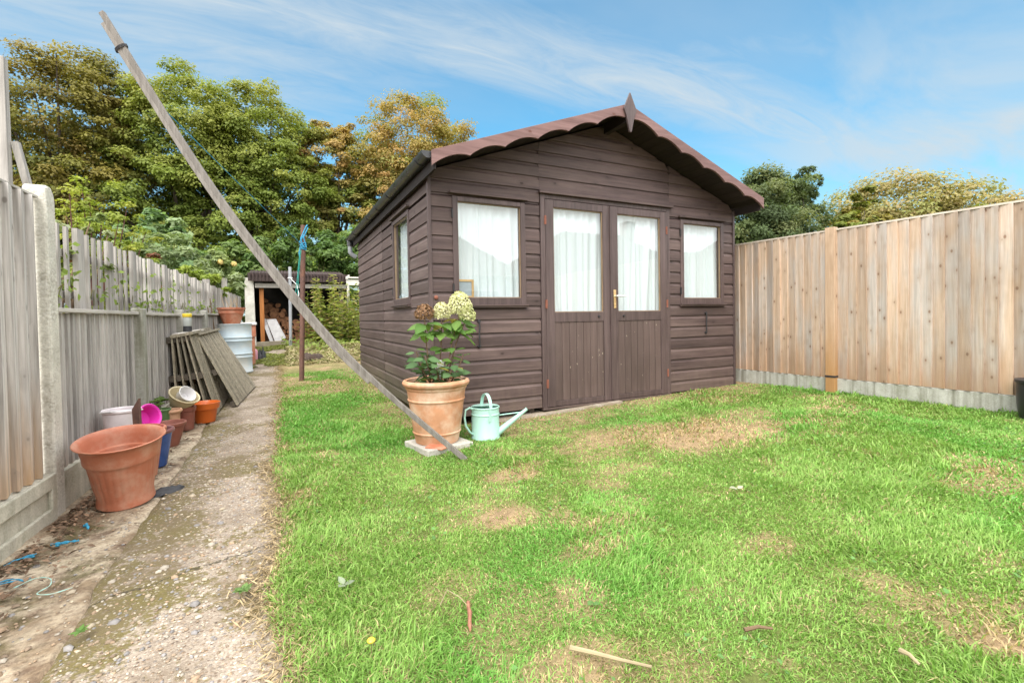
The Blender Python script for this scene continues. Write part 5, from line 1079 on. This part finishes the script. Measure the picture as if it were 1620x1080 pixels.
mb = MB(); mb.tube([(.592, 1.59, gz(.58, 1.58) + .03), (.588, 1.57, gz(.58, 1.57) + .036), (.579, 1.545, gz(.58, 1.54) + .034), (.574, 1.52, gz(.57, 1.52) + .036), (.562, 1.49, gz(.56, 1.49) + .03), (.552, 1.465, gz(.55, 1.46) + .03), (.545, 1.44, gz(.55, 1.44) + .024)], [.003, .008, .006, .0085, .006, .007, .002], 6); M['barkchip'] = plain('red_bark', (.3, .13, .08), .8, .4, 40); tag(mb.build('bark_strip', M['barkchip'], org=(.57, 1.52, gz(.57, 1.52))), 'reddish strip of bark lying in the middle foreground of the lawn', 'bark')
def weed(label, c, n, s, col, name='weed', up=.03, cat='weed', mat='leaf'):
    P, T, N, S, C = [], [], [], [], []
    for k in range(n):
        a = 6.28 * k / n + random.uniform(-.3, .3); d = Vector((math.cos(a), math.sin(a), random.uniform(.05, .5))).normalized(); q = s * random.uniform(.7, 1.2)
        P.append(Vector((c[0], c[1], gz(c[0], c[1]) + up)) + d * q * .55); T.append(d); N.append(Vector((random.uniform(-.3, .3), random.uniform(-.3, .3), 1))); S.append(q); C.append(Vector(col) * random.uniform(.75, 1.25))
    e = bpy.data.objects.new('tmp', None); o = real_leaves(name, P, T, N, S, C, M[mat], None); o.location = (0, 0, 0); tag(o, label, cat)
    me = o.data; cc = Vector((c[0], c[1], gz(c[0], c[1]))); 
    for v in me.vertices: v.co -= cc
    o.location = cc; bpy.data.objects.remove(e); return o
weed('flat green weed growing from a crack in the concrete path', (-.142, 2.1), 14, .032, (.16, .26, .08)); weed('small green weed on the bare concrete near the bottom left', (-.631, 2.1), 8, .03, (.15, .27, .07))
weed('wilted grey green leaf lying on the lawn near the path', (.209, 1.92), 3, .05, (.3, .34, .24), 'fallen_leaf', .035, 'leaf'); weed('pale fallen leaf lying on the right half of the lawn', (2.267, 1.78), 2, .05, (.5, .5, .36), 'fallen_leaf', .035, 'leaf')
T_ = thing('dandelion', 'single yellow dandelion in the grass at the bottom of the lawn', 'flower', (.241, 1.515, gz(.24, 1.5))); mb = MB(); zz = gz(.24, 1.5); mb.tube([(.241, 1.515, zz), (.241, 1.515, zz + .05)], .002, 6); mb.build('stem', M['stemg'], T_); mb = MB(); mb.lathe([(.003, .048), (.011, .052), (.013, .057), (.008, .062), (0, .063)], (.241, 1.515, zz), 16); mb.build('flower_head', M['yellow'], T_)
for k, (x, y, s) in enumerate(((-1.08, 5.6, .07), (-1.04, 5.75, .08), (-1.06, 5.5, .06))): weed(('small leafy weed growing behind the green pot', 'weed with larger leaves growing between green pot and cream bowl', 'low weed at the foot of the fence behind the beige pot')[k], (x, y), 12, s * 1.4, (.16, .24, .07), up=.28 + .03 * k)
# ------------------------------------------------------------------ trees and shrubs
def crown_cloud(name, lobes, nclump, nleaf, size, pal, mat, parent, org=(0, 0, 0), aspect=.62, flat=.66, spread=.21, shell=.52, droop=.0, seed=1, topcol=None, upb=.55):
    """leaf clumps spread through ellipsoid lobes (cx,cy,cz,rx,rz,weight)"""
    g = np.random.default_rng(seed); wts = np.array([l[5] for l in lobes], float); wts /= wts.sum(); P, N, C = [], [], []
    zlo = min(l[2] - l[4] for l in lobes); zhi = max(l[2] + l[4] for l in lobes); cents = []
    for k in range(nclump):
        l = lobes[g.choice(len(lobes), p=wts)]; d = unit(g.normal(size=3)); r = (shell + (1 - shell) * g.random() ** .5) * g.uniform(.86, 1.06)
        c = np.array([l[0] + d[0] * l[3] * r, l[1] + d[1] * l[3] * r, l[2] + d[2] * l[4] * r]); cents.append((c, l))
        cr = spread * l[3] * g.uniform(.55, 1.35); n = max(6, int(nleaf / nclump * (cr / (spread * l[3])) ** 1.6)); u = unit(g.normal(size=(n, 3))); u[:, 2] = np.where((u[:, 2] < -.25) & (g.random(n) < .75), -u[:, 2], u[:, 2])
        rad = cr * (.35 + .65 * g.random(n) ** .5) * g.uniform(.8, 1.25, n)
        p = c + u * rad[:, None] * np.array([1, 1, flat]); out = unit(c - np.array(l[:3]))
        p[:, 2] -= droop * np.linalg.norm((p - c)[:, :2], axis=1)
        N.append(unit(u * .75 + out * .35 + np.array([0, 0, upb]) + g.normal(size=(n, 3)) * .36)); P.append(p)
        t = g.random((n, 1)); kk = g.random(); base = np.array(pal[g.integers(len(pal))]); alt = np.array(pal[g.integers(len(pal))])
        cc = (base * .8 + alt * .2) * (.84 + .32 * t)
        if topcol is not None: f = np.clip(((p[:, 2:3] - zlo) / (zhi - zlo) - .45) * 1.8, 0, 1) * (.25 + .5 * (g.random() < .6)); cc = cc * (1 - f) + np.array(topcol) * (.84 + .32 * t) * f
        C.append(cc)
    P, N, C = np.concatenate(P), np.concatenate(N), np.concatenate(C)
    o = leaves(name, P, N, size * g.uniform(.7, 1.35, len(P)), C, mat, aspect, parent, org)
    return o, cents
def tree(name, label, cat, x, y, lobes, nclump, nleaf, size, pal, seed, trunk=.35, group='trees beyond the garden', limbs=14, **kw):
    gr = gz(x, y); T_ = thing(name, label, cat, (x, y, gr), group)
    o, cents = crown_cloud('crown', lobes, nclump, nleaf, size, pal, M['leaf'], T_, seed=seed, **kw)
    mb = MB(); ztop = max(l[2] for l in lobes); zl = min(l[2] - l[4] for l in lobes)
    hub = Vector((x, y, gr + (zl - gr) * .7 + .5)); mb.tube([(x, y, gr - .1), (x + .05, y, gr + (hub.z - gr) * .5), hub], [trunk, trunk * .85, trunk * .75], 10)
    rr = random.Random(seed); cs = rr.sample(cents, min(limbs, len(cents)))
    for c, l in cs:
        e = Vector(c); m_ = hub.lerp(e, .5) + Vector((rr.uniform(-.3, .3), rr.uniform(-.3, .3), .12 * (e - hub).length)); mb.tube([hub, hub.lerp(m_, .55), m_, e], [trunk * .5, trunk * .36, trunk * .22, trunk * .05], 6)
    mb.build('trunk', M['bark'], T_); return T_
OL = [(.22, .21, .045), (.17, .175, .04), (.27, .225, .055), (.14, .15, .035)]
GRN = [(.205, .265, .053), (.245, .305, .06), (.16, .215, .042), (.285, .31, .068)]
ORG = [(.36, .27, .09), (.43, .28, .1), (.28, .27, .08), (.31, .29, .09), (.42, .26, .1)]
YG = [(.25, .28, .045), (.2, .25, .05), (.3, .29, .05)]
# far row behind the garden, left to right
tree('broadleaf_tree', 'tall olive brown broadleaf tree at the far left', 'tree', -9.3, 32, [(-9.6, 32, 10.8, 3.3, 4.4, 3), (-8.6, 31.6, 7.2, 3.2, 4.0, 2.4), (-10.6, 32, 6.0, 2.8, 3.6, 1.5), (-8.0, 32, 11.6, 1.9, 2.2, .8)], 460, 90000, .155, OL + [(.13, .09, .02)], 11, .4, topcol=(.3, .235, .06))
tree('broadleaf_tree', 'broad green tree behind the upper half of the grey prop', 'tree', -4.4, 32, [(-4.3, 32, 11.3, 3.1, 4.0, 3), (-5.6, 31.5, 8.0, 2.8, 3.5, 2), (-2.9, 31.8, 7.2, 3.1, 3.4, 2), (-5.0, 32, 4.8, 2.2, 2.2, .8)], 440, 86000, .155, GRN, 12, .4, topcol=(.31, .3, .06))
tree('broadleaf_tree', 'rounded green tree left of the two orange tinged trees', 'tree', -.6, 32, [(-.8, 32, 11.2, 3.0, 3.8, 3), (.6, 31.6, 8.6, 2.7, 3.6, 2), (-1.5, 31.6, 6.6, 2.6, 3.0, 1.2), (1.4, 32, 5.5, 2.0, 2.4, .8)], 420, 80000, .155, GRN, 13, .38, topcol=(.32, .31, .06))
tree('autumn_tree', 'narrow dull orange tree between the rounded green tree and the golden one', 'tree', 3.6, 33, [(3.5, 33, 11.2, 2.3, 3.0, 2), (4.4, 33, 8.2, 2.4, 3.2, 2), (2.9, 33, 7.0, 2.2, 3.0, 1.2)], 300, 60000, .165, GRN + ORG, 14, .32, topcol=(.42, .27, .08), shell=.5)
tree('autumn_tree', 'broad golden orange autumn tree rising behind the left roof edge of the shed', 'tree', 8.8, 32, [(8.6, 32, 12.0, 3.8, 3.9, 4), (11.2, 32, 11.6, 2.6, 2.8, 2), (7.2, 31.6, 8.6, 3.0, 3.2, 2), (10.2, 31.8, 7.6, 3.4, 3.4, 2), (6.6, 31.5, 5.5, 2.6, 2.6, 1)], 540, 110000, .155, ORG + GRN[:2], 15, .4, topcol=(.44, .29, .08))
tree('conifer', 'dense dark green conifer just right of the shed roof', 'tree', 21.9, 16, [(21.6, 16, 5.4, 2.0, 3.0, 3), (22.6, 15.4, 3.6, 2.0, 2.8, 2), (21.0, 16.2, 3.4, 1.8, 2.6, 1.5), (22.2, 16, 6.8, 1.3, 1.4, 1)], 300, 60000, .16, [(.11, .155, .06), (.15, .19, .07), (.085, .12, .05), (.19, .21, .08)], 16, .25, aspect=.42, flat=.9, upb=.3, shell=.25, spread=.27)
tree('conifer', 'pointed dark conifer with a feathery tip beside the dense one', 'tree', 25.3, 15.2, [(24.5, 15.6, 5.0, 1.7, 3.0, 3), (25.0, 15.3, 6.9, .8, 1.7, 1.3), (24.2, 15.9, 6.9, .9, 1.2, 1), (25.0, 15, 2.8, 1.8, 2.4, 1.2)], 240, 36000, .16, [(.115, .16, .065), (.16, .2, .07), (.085, .12, .05)], 17, .2, aspect=.4, flat=.9, upb=.3, shell=.15, spread=.3)
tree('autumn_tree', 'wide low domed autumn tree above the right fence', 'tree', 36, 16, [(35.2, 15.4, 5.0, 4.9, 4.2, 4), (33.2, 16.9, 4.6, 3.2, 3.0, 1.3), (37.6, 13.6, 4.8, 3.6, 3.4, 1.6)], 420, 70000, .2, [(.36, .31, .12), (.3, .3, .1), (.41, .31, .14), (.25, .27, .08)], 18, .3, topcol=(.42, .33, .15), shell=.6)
tree('broadleaf_tree', 'small light green tree at the right end above the timber fence', 'tree', 30.5, 8.6, [(30.2, 9, 4.5, 2.0, 1.5, 2), (31.5, 7.6, 4.0, 1.8, 1.4, 1)], 110, 12000, .19, [(.2, .25, .05), (.14, .2, .04), (.25, .27, .06)], 19, .2)
tree('broadleaf_tree', 'thin light green tree between the conifers and the wide domed autumn tree', 'tree', 27, 14.0, [(27.0, 14.0, 4.4, 1.5, 2.0, 2), (27.4, 13.8, 6.0, .9, 1.3, .8)], 70, 5000, .22, [(.22, .26, .05), (.17, .2, .04), (.28, .22, .05)], 20, .15, shell=.6)
def shrub(name, label, x, y, lobes, nclump, nleaf, size, pal, seed, mat='leaf', cat='shrub', group='shrubs over the fence', stems=8, stemmat='stem', **kw):
    gr = gz(x, y); T_ = thing(name, label, cat, (x, y, gr), group); o, cents = crown_cloud('foliage', lobes, nclump, nleaf, size, pal, M[mat], T_, seed=seed, **kw)
    rr = random.Random(seed); mb = MB()
    for c, l in rr.sample(cents, min(stems, len(cents))):
        e = Vector(c); b = Vector((x + rr.uniform(-.12, .12), y + rr.uniform(-.12, .12), gr - .05)); mb.tube([b, b.lerp(e, .5) + Vector((0, 0, .15 * (e - b).length * .5)), e], [.022, .014, .004], 6)
    mb.build('stem', M[stemmat], T_); return T_
shrub('shrub', 'pale yellow green shrub just over the right fence beside the conifers', 22.6, 11.6, [(22.6, 11.6, 2.7, 1.6, 1.5, 1), (23.6, 11, 2.5, 1.2, 1.2, .6)], 60, 6000, .2, [(.33, .34, .06), (.26, .3, .06)], 31)
shrub('conifer', 'blue green feathery conifer behind the tall grey post at the left edge', -3.0, 6.0, [(-2.85, 6, 2.4, .45, 1.0, 2), (-2.75, 6.2, 1.6, .6, .8, 1.2), (-3.1, 6, 3.0, .3, .5, .5)], 90, 11000, .06, [(.2, .31, .22), (.26, .37, .26), (.13, .21, .15)], 32, cat='tree', aspect=.25, upb=.4)
M['redstem'] = plain('red_stem', (.11, .045, .035), .7)
shrub('flowering_shrub', 'lime yellow shrub with dark red stems above the gapped picket fence', -2.35, 8.6, [(-2.2, 8.6, 2.35, .55, .75, 2), (-2.5, 8.6, 2.0, .55, .6, 1.4), (-1.9, 8.6, 1.9, .45, .6, 1)], 90, 4600, .05, [(.3, .36, .06), (.25, .31, .055), (.38, .39, .07)], 33, stems=30, stemmat='redstem', shell=.2, spread=.2)
shrub('flowering_shrub', 'reddish leaved low shrub beside the lime yellow shrub', -1.85, 9.6, [(-1.75, 9.6, 1.75, .35, .35, 1), (-2.4, 8.9, 1.7, .45, .35, 1)], 30, 1900, .06, [(.24, .1, .06), (.3, .15, .07), (.18, .09, .04)], 34, stemmat='redstem')
shrub('climber', 'leafy climber with white tips over the fence beside the concrete post', -1.5, 4.3, [(-1.5, 4.3, 1.5, .25, .3, 1), (-1.45, 4.9, 1.35, .25, .35, 1), (-1.5, 4.2, 1.75, .18, .22, .6), (-1.42, 5.3, 1.8, .2, .25, .4)], 40, 1400, .05, [(.2, .26, .07), (.3, .34, .14), (.15, .2, .05), (.5, .54, .36)], 35)
shrub('climber', 'yellow green climber filling the gaps low behind the picket fence', -1.62, 6.2, [(-1.6, 4.2, .95, .25, .5, 1.2), (-1.55, 5.2, .95, .25, .5, 1.2), (-1.52, 6.4, .95, .3, .55, 1.2), (-1.48, 7.6, .95, .3, .55, 1), (-1.42, 9, .95, .35, .55, 1), (-1.36, 10.6, 1, .35, .55, 1), (-1.3, 12.2, 1, .35, .55, 1)], 150, 9500, .065, [(.2, .26, .05), (.27, .3, .06), (.13, .18, .04), (.3, .27, .08)], 36)
# sprigs that have come through the pickets
gq = np.random.default_rng(8)
for k, yb in enumerate((4.0, 4.7, 5.4, 6.1, 6.8, 7.6, 8.5, 9.6)):
    n = 26; y = yb + gq.normal(size=n) * .16; z = np.abs(gq.normal(size=n)) * .15 + 1.1 + (gq.random(n) < .25) * gq.uniform(0, .35, n); xf = -1.311 + .0416 * y - .085
    mb = MB()
    for _ in range(3): ya = yb + gq.normal() * .12; xa = -1.311 + .0416 * ya; mb.tube([(xa - .2, ya, 1.0), (xa - .13, ya + .03, 1.12), (xa - .09, ya + gq.normal() * .08, 1.25)], .003, 5)
    T_ = thing('climber', ('thin trail of leaves poking through the pickets nearest the concrete post', 'second trail of leaves through the pickets from the concrete post', 'third trail of leaves through the pickets from the concrete post', 'fourth trail of leaves through the pickets from the concrete post', 'trail of leaves through the pickets above the jar', 'trail of leaves through the pickets above the leaning panels', 'trail of leaves through the pickets just before the drum', 'trail of leaves through the pickets right behind the drum')[k], 'climber', (-1.2, yb, 1.0), 'leaf trails through the pickets')
    mb.build('stem', M['stemg'], T_)
    leaves('foliage', np.stack([xf + gq.uniform(0, .05, n), y, z], 1), np.array([[.8, -.5, .5]]) + gq.normal(size=(n, 3)) * .6, gq.uniform(.035, .06, n), np.array([.2, .27, .06])[None] * gq.uniform(.6, 1.5, (n, 1)), M['leaf'], .7, T_)
BL = [(.17, .24, .07), (.23, .29, .09), (.13, .18, .05), (.28, .33, .12)]
shrub('shrub', 'grey green buddleia like shrub behind the middle of the picket fence', -2.2, 12, [(-2.0, 12, 2.0, .9, .9, 2), (-2.8, 12.4, 1.9, .9, .9, 1.4), (-1.3, 12.6, 1.9, .6, .7, 1)], 90, 8000, .13, [(.24, .3, .14), (.3, .36, .18), (.17, .22, .1)], 37, aspect=.35)
shrub('shrub', 'bright blue green bushy sapling over the picket fence left of the prop', -2.7, 14, [(-2.6, 14, 2.8, .8, .9, 2), (-2.1, 14, 2.3, .8, .7, 1)], 60, 3600, .15, [(.17, .27, .12), (.22, .32, .14), (.3, .38, .2)], 38)
shrub('fern', 'fresh lime green ferny plant just above the far pickets', -1.45, 10.4, [(-1.4, 10.4, 1.75, .4, .25, 1), (-1.1, 11, 1.65, .3, .25, .6)], 30, 1800, .13, [(.32, .38, .07), (.26, .33, .06)], 39, aspect=.25)
shrub('rose_bush', 'tall rose bush with pale yellow blooms at the far end of the picket fence', -1.0, 13.2, [(-1.2, 13.2, 2.15, .42, .5, 2), (-1.15, 13.4, 1.75, .3, .4, .7), (-1.55, 13.2, 1.85, .4, .4, 1)], 90, 5200, .1, [(.19, .25, .08), (.26, .31, .11), (.13, .18, .055)], 40, flat=1.0, spread=.34, shell=.2)
rose = bpy.data.objects['rose_bush']; gq = np.random.default_rng(3)
for (px, py, pz) in ((-1.12, 12.7, 2.36), (-.86, 12.8, 2.34)):
    u = unit(gq.normal(size=(90, 3))); o = leaves('flower', np.array([px, py, pz]) + u * .05, u + gq.normal(size=(90, 3)) * .3, .055, np.array([[.75, .6, .25]]) * gq.uniform(.8, 1.15, (90, 1)), M['petal'], .9, rose)
# hedges and bushes that close the view
HG = [(.09, .16, .04), (.125, .2, .05), (.07, .12, .03), (.17, .24, .07)]
shrub('hedge', 'dense green laurel hedge right behind the log store', .9, 18.6, [(-.6, 18.4, 2.6, 1.3, 1.6, 1), (.9, 18.3, 2.7, 1.4, 1.7, 1), (2.4, 18.4, 2.8, 1.5, 1.7, 1), (3.9, 18.6, 2.6, 1.4, 1.7, 1), (5.4, 18.6, 2.5, 1.4, 1.7, 1)], 260, 30000, .17, HG, 41, cat='hedge', aspect=.45, shell=.3)
shrub('bush', 'light green feathery willowy bush behind the hedge at the shed corner', 4.0, 22, [(3.6, 22, 3.8, 1.5, 1.6, 2), (5.0, 22, 3.9, 1.4, 1.6, 1.5), (2.4, 22, 3.2, 1.2, 1.4, 1)], 110, 11000, .2, [(.23, .32, .08), (.3, .39, .1), (.17, .25, .07)], 42, aspect=.3)
shrub('bush', 'dark green bush behind the rose at the end of the picket fence', -2.4, 19, [(-2.2, 19, 2.3, 1.3, 1.4, 1), (-3.6, 19, 2.3, 1.3, 1.4, 1)], 90, 8500, .17, BL + HG, 43, aspect=.45)
shrub('bush', 'dark undergrowth thicket below the tall tree at the far left', -8, 23, [(-9.5, 23, 2.4, 2.0, 2.2, 1), (-7.4, 23, 2.4, 2.0, 2.4, 1), (-5.4, 23, 2.4, 2.0, 2.2, 1)], 110, 9500, .26, [(.09, .12, .035), (.13, .15, .04), (.07, .09, .03)], 44)
shrub('bush', 'mid green thicket in the gap between the trees above the pickets', -2.6, 25, [(-3.4, 25, 2.6, 2.0, 2.2, 1), (-1.2, 25, 2.7, 2.0, 2.0, 1), (1, 25, 2.6, 2.0, 2.0, 1)], 110, 9000, .24, BL, 45, shell=.55)
shrub('bush', 'green thicket under the golden tree behind the shed', 7, 26, [(4, 27, 3, 2.4, 2.4, 1), (7.4, 27, 3.4, 2.6, 2.6, 1), (11, 26, 3, 2.6, 2.6, 1)], 110, 8000, .26, BL + HG, 46)
shrub('bush', 'shady green bush behind the timber fence next to the shed corner', 17.5, 14, [(17.5, 14, 2.2, 2, 2, 1), (20, 13, 2, 2, 1.8, 1), (15, 15, 2, 2, 2, 1)], 90, 7000, .2, HG, 47)
shrub('berry_bush', 'sprig of red berried shrub at the very left edge above the fence', -3.05, 5.0, [(-2.78, 4.75, 3.05, .14, .1, 1)], 8, 130, .06, [(.4, .05, .05), (.3, .07, .05), (.14, .17, .06)], 48)
# tall weeds at the log store
def weed_mesh(seed):
    g = random.Random(seed); mb = MB(); P, T, N, S, C = [], [], [], [], []
    for k in range(4):
        x, y = g.uniform(-.16, .16), g.uniform(-.16, .16); h = g.uniform(.85, 1.35); lx, ly = g.uniform(-.14, .14), g.uniform(-.1, .1)
        path = [Vector((x + lx * t * t, y + ly * t * t, h * t)) for t in (0, .33, .66, 1)]; mb.tube(path, [.009, .007, .005, .002], 5)
        nl = int(h * 26)
        for i in range(nl):
            t = .12 + .88 * i / nl; p = Vector((x + lx * t * t, y + ly * t * t, h * t)); a = i * 2.4 + g.uniform(-.4, .4); d = Vector((math.cos(a), math.sin(a), g.uniform(-.5, .45))).normalized(); s = (.17 - .1 * t) * g.uniform(.7, 1.3)
            P.append(p + d * s * .5); T.append(d); N.append(Vector((g.uniform(-.3, .3), g.uniform(-.3, .3), 1))); S.append(s); b = g.random(); c_ = Vector((.17, .24, .05)).lerp(Vector((.36, .37, .1)), b)
            if g.random() < .2: c_ = Vector((.42, .33, .15))
            C.append(c_)
    return mb, P, T, N, S, C
wl = ['tall yellow green weed {} in the clump beside the log store']; spots = [(.72, 14.2), (.95, 14.05), (1.2, 13.9), (1.45, 14.1), (1.7, 13.8), (1.95, 14.0), (1.1, 13.5), (1.4, 13.4), (1.75, 13.3), (2.05, 13.5), (2.3, 13.8), (.85, 13.6), (1.6, 12.9), (2.0, 12.9), (1.3, 14.4), (1.85, 14.35), (2.25, 14.2), (2.5, 13.4)]
prot = []
for k, (x, y) in enumerate(spots):
    if k < 4:
        mb, P, T, N, S, C = weed_mesh(60 + k); T_ = thing('tall_weed', 'tall leafy yellow green weed in the clump beside the log store', 'weed', (0, 0, 0), 'tall weeds by the log store'); mb.build('stem', M['stemg'], T_); f_ = real_leaves('foliage', P, T, N, S, C, M['leaf'], T_); prot.append((T_, [c for c in COL.objects if c.parent == T_])); r_ = T_
    else:
        s_, kids = prot[k % 4]; r_ = s_.copy(); COL.objects.link(r_)
        for q in kids: c = q.copy(); COL.objects.link(c); c.parent = r_
    r_.location = (x, y, gz(x, y)); r_.rotation_euler = (0, 0, k * 1.9); s = 1.05 + .4 * random.random(); r_.scale = (s, s, s)
n = 900; gq = np.random.default_rng(19); x = gq.uniform(.1, 2.6, n); y = gq.uniform(11.9, 14.6, n); k = (x > .45) | (y > 13.6); x, y = x[k], y[k]; n = len(x)
o = leaves('low_weeds', np.stack([x, y, G(x, y) + gq.uniform(.02, .22, n)], 1), np.array([[0, -.3, 1]]) + gq.normal(size=(n, 3)) * .5, gq.uniform(.06, .15, n), np.array([[.24, .31, .07]]) * gq.uniform(.6, 1.3, (n, 1)), M['leaf'], .5); o['kind'] = 'stuff'
n = 2600; x = gq.uniform(.1, 5.4, n); y = gq.uniform(.5, 4.0, n); k = fbm(x, y, 2.6, 95) > .6; x, y = x[k], y[k]; n = len(x)
o = leaves('lawn_clover', np.stack([x, y, lawn_z(x, y) + gq.uniform(.012, .03, n)], 1), np.array([[0, -.1, 1]]) + gq.normal(size=(n, 3)) * .35, gq.uniform(.012, .024, n), np.array([[.17, .33, .1]]) * gq.uniform(.7, 1.25, (n, 1)), M['leaf'], .95); o['kind'] = 'stuff'
# moss on the far end of the path
n = 5000; x = gq.uniform(-.62, .3, n); y = gq.uniform(10.2, 14.6, n); k = fbm(x, y, 1.3, 91) > .46; x, y = x[k], y[k]; n = len(x)
litter('moss', x, y, G(x, y) + .004, gq.uniform(.03, .09, n), np.array([[.2, .22, .055]]) * gq.uniform(.6, 1.3, (n, 1)), M['leaf'], .5, .02)

# ------------------------------------------------------------------ bungalows behind the camera, mirrored in the shed windows
def bungalow(label, cx, cy, w_, d_, eave, ridge, hip, base):
    T_ = thing('bungalow', label, 'house', (cx, cy, base), 'bungalows facing the garden')
    x0, x1, y0, y1 = cx - w_ / 2, cx + w_ / 2, cy - d_ / 2, cy + d_ / 2
    mb = MB(); mb.box(x0, x1, y0, y1, base - .2, eave); mb.build('wall', M['render'], T_)
    e = .35; A, B, C_, D_ = (x0 - e, y0 - e, eave - .1), (x1 + e, y0 - e, eave - .1), (x1 + e, y1 + e, eave - .1), (x0 - e, y1 + e, eave - .1); R0, R1 = (cx - w_ / 2 + hip, cy, ridge), (cx + w_ / 2 - hip, cy, ridge)
    mb = MB(); mb.add([A, B, C_, D_, R0, R1], [(0, 1, 5, 4), (1, 2, 5), (2, 3, 4, 5), (3, 0, 4), (3, 2, 1, 0)]); rf_ = mb.build('roof', M['tiles'], T_); mb = MB(); mb.box(cx + w_ * .2, cx + w_ * .2 + .6, cy - .3, cy + .3, ridge - 1, ridge + .7); mb.build('chimney', M['terra_dk'], rf_)
    for k in range(3):
        xw = x0 + w_ * (k + .5) / 3; mb = MB(); mb.box(xw - .85, xw + .85, y1 - .03, y1 + .04, base + .8, base + 2.1); f_ = mb.build('window', M['white_pl'], T_); mb = MB(); mb.box(xw - .75, xw + .75, y1 + .03, y1 + .05, base + .9, base + 2.0); mb.build('pane', M['houseglass'], f_)
bungalow('rendered bungalow with hipped tiled roof mirrored in the large front window', 3.8, -11.5, 9.2, 7, 2.6, 5.6, 3.0, -.05)
bungalow('rendered bungalow with hipped tiled roof mirrored in the door glass', 14.6, -11.5, 10, 7, 2.6, 5.2, 3.2, .1)
bungalow('rendered bungalow with hipped tiled roof mirrored in the small front window', 25.5, -11.5, 9.5, 7, 2.6, 5.3, 3.0, .1)
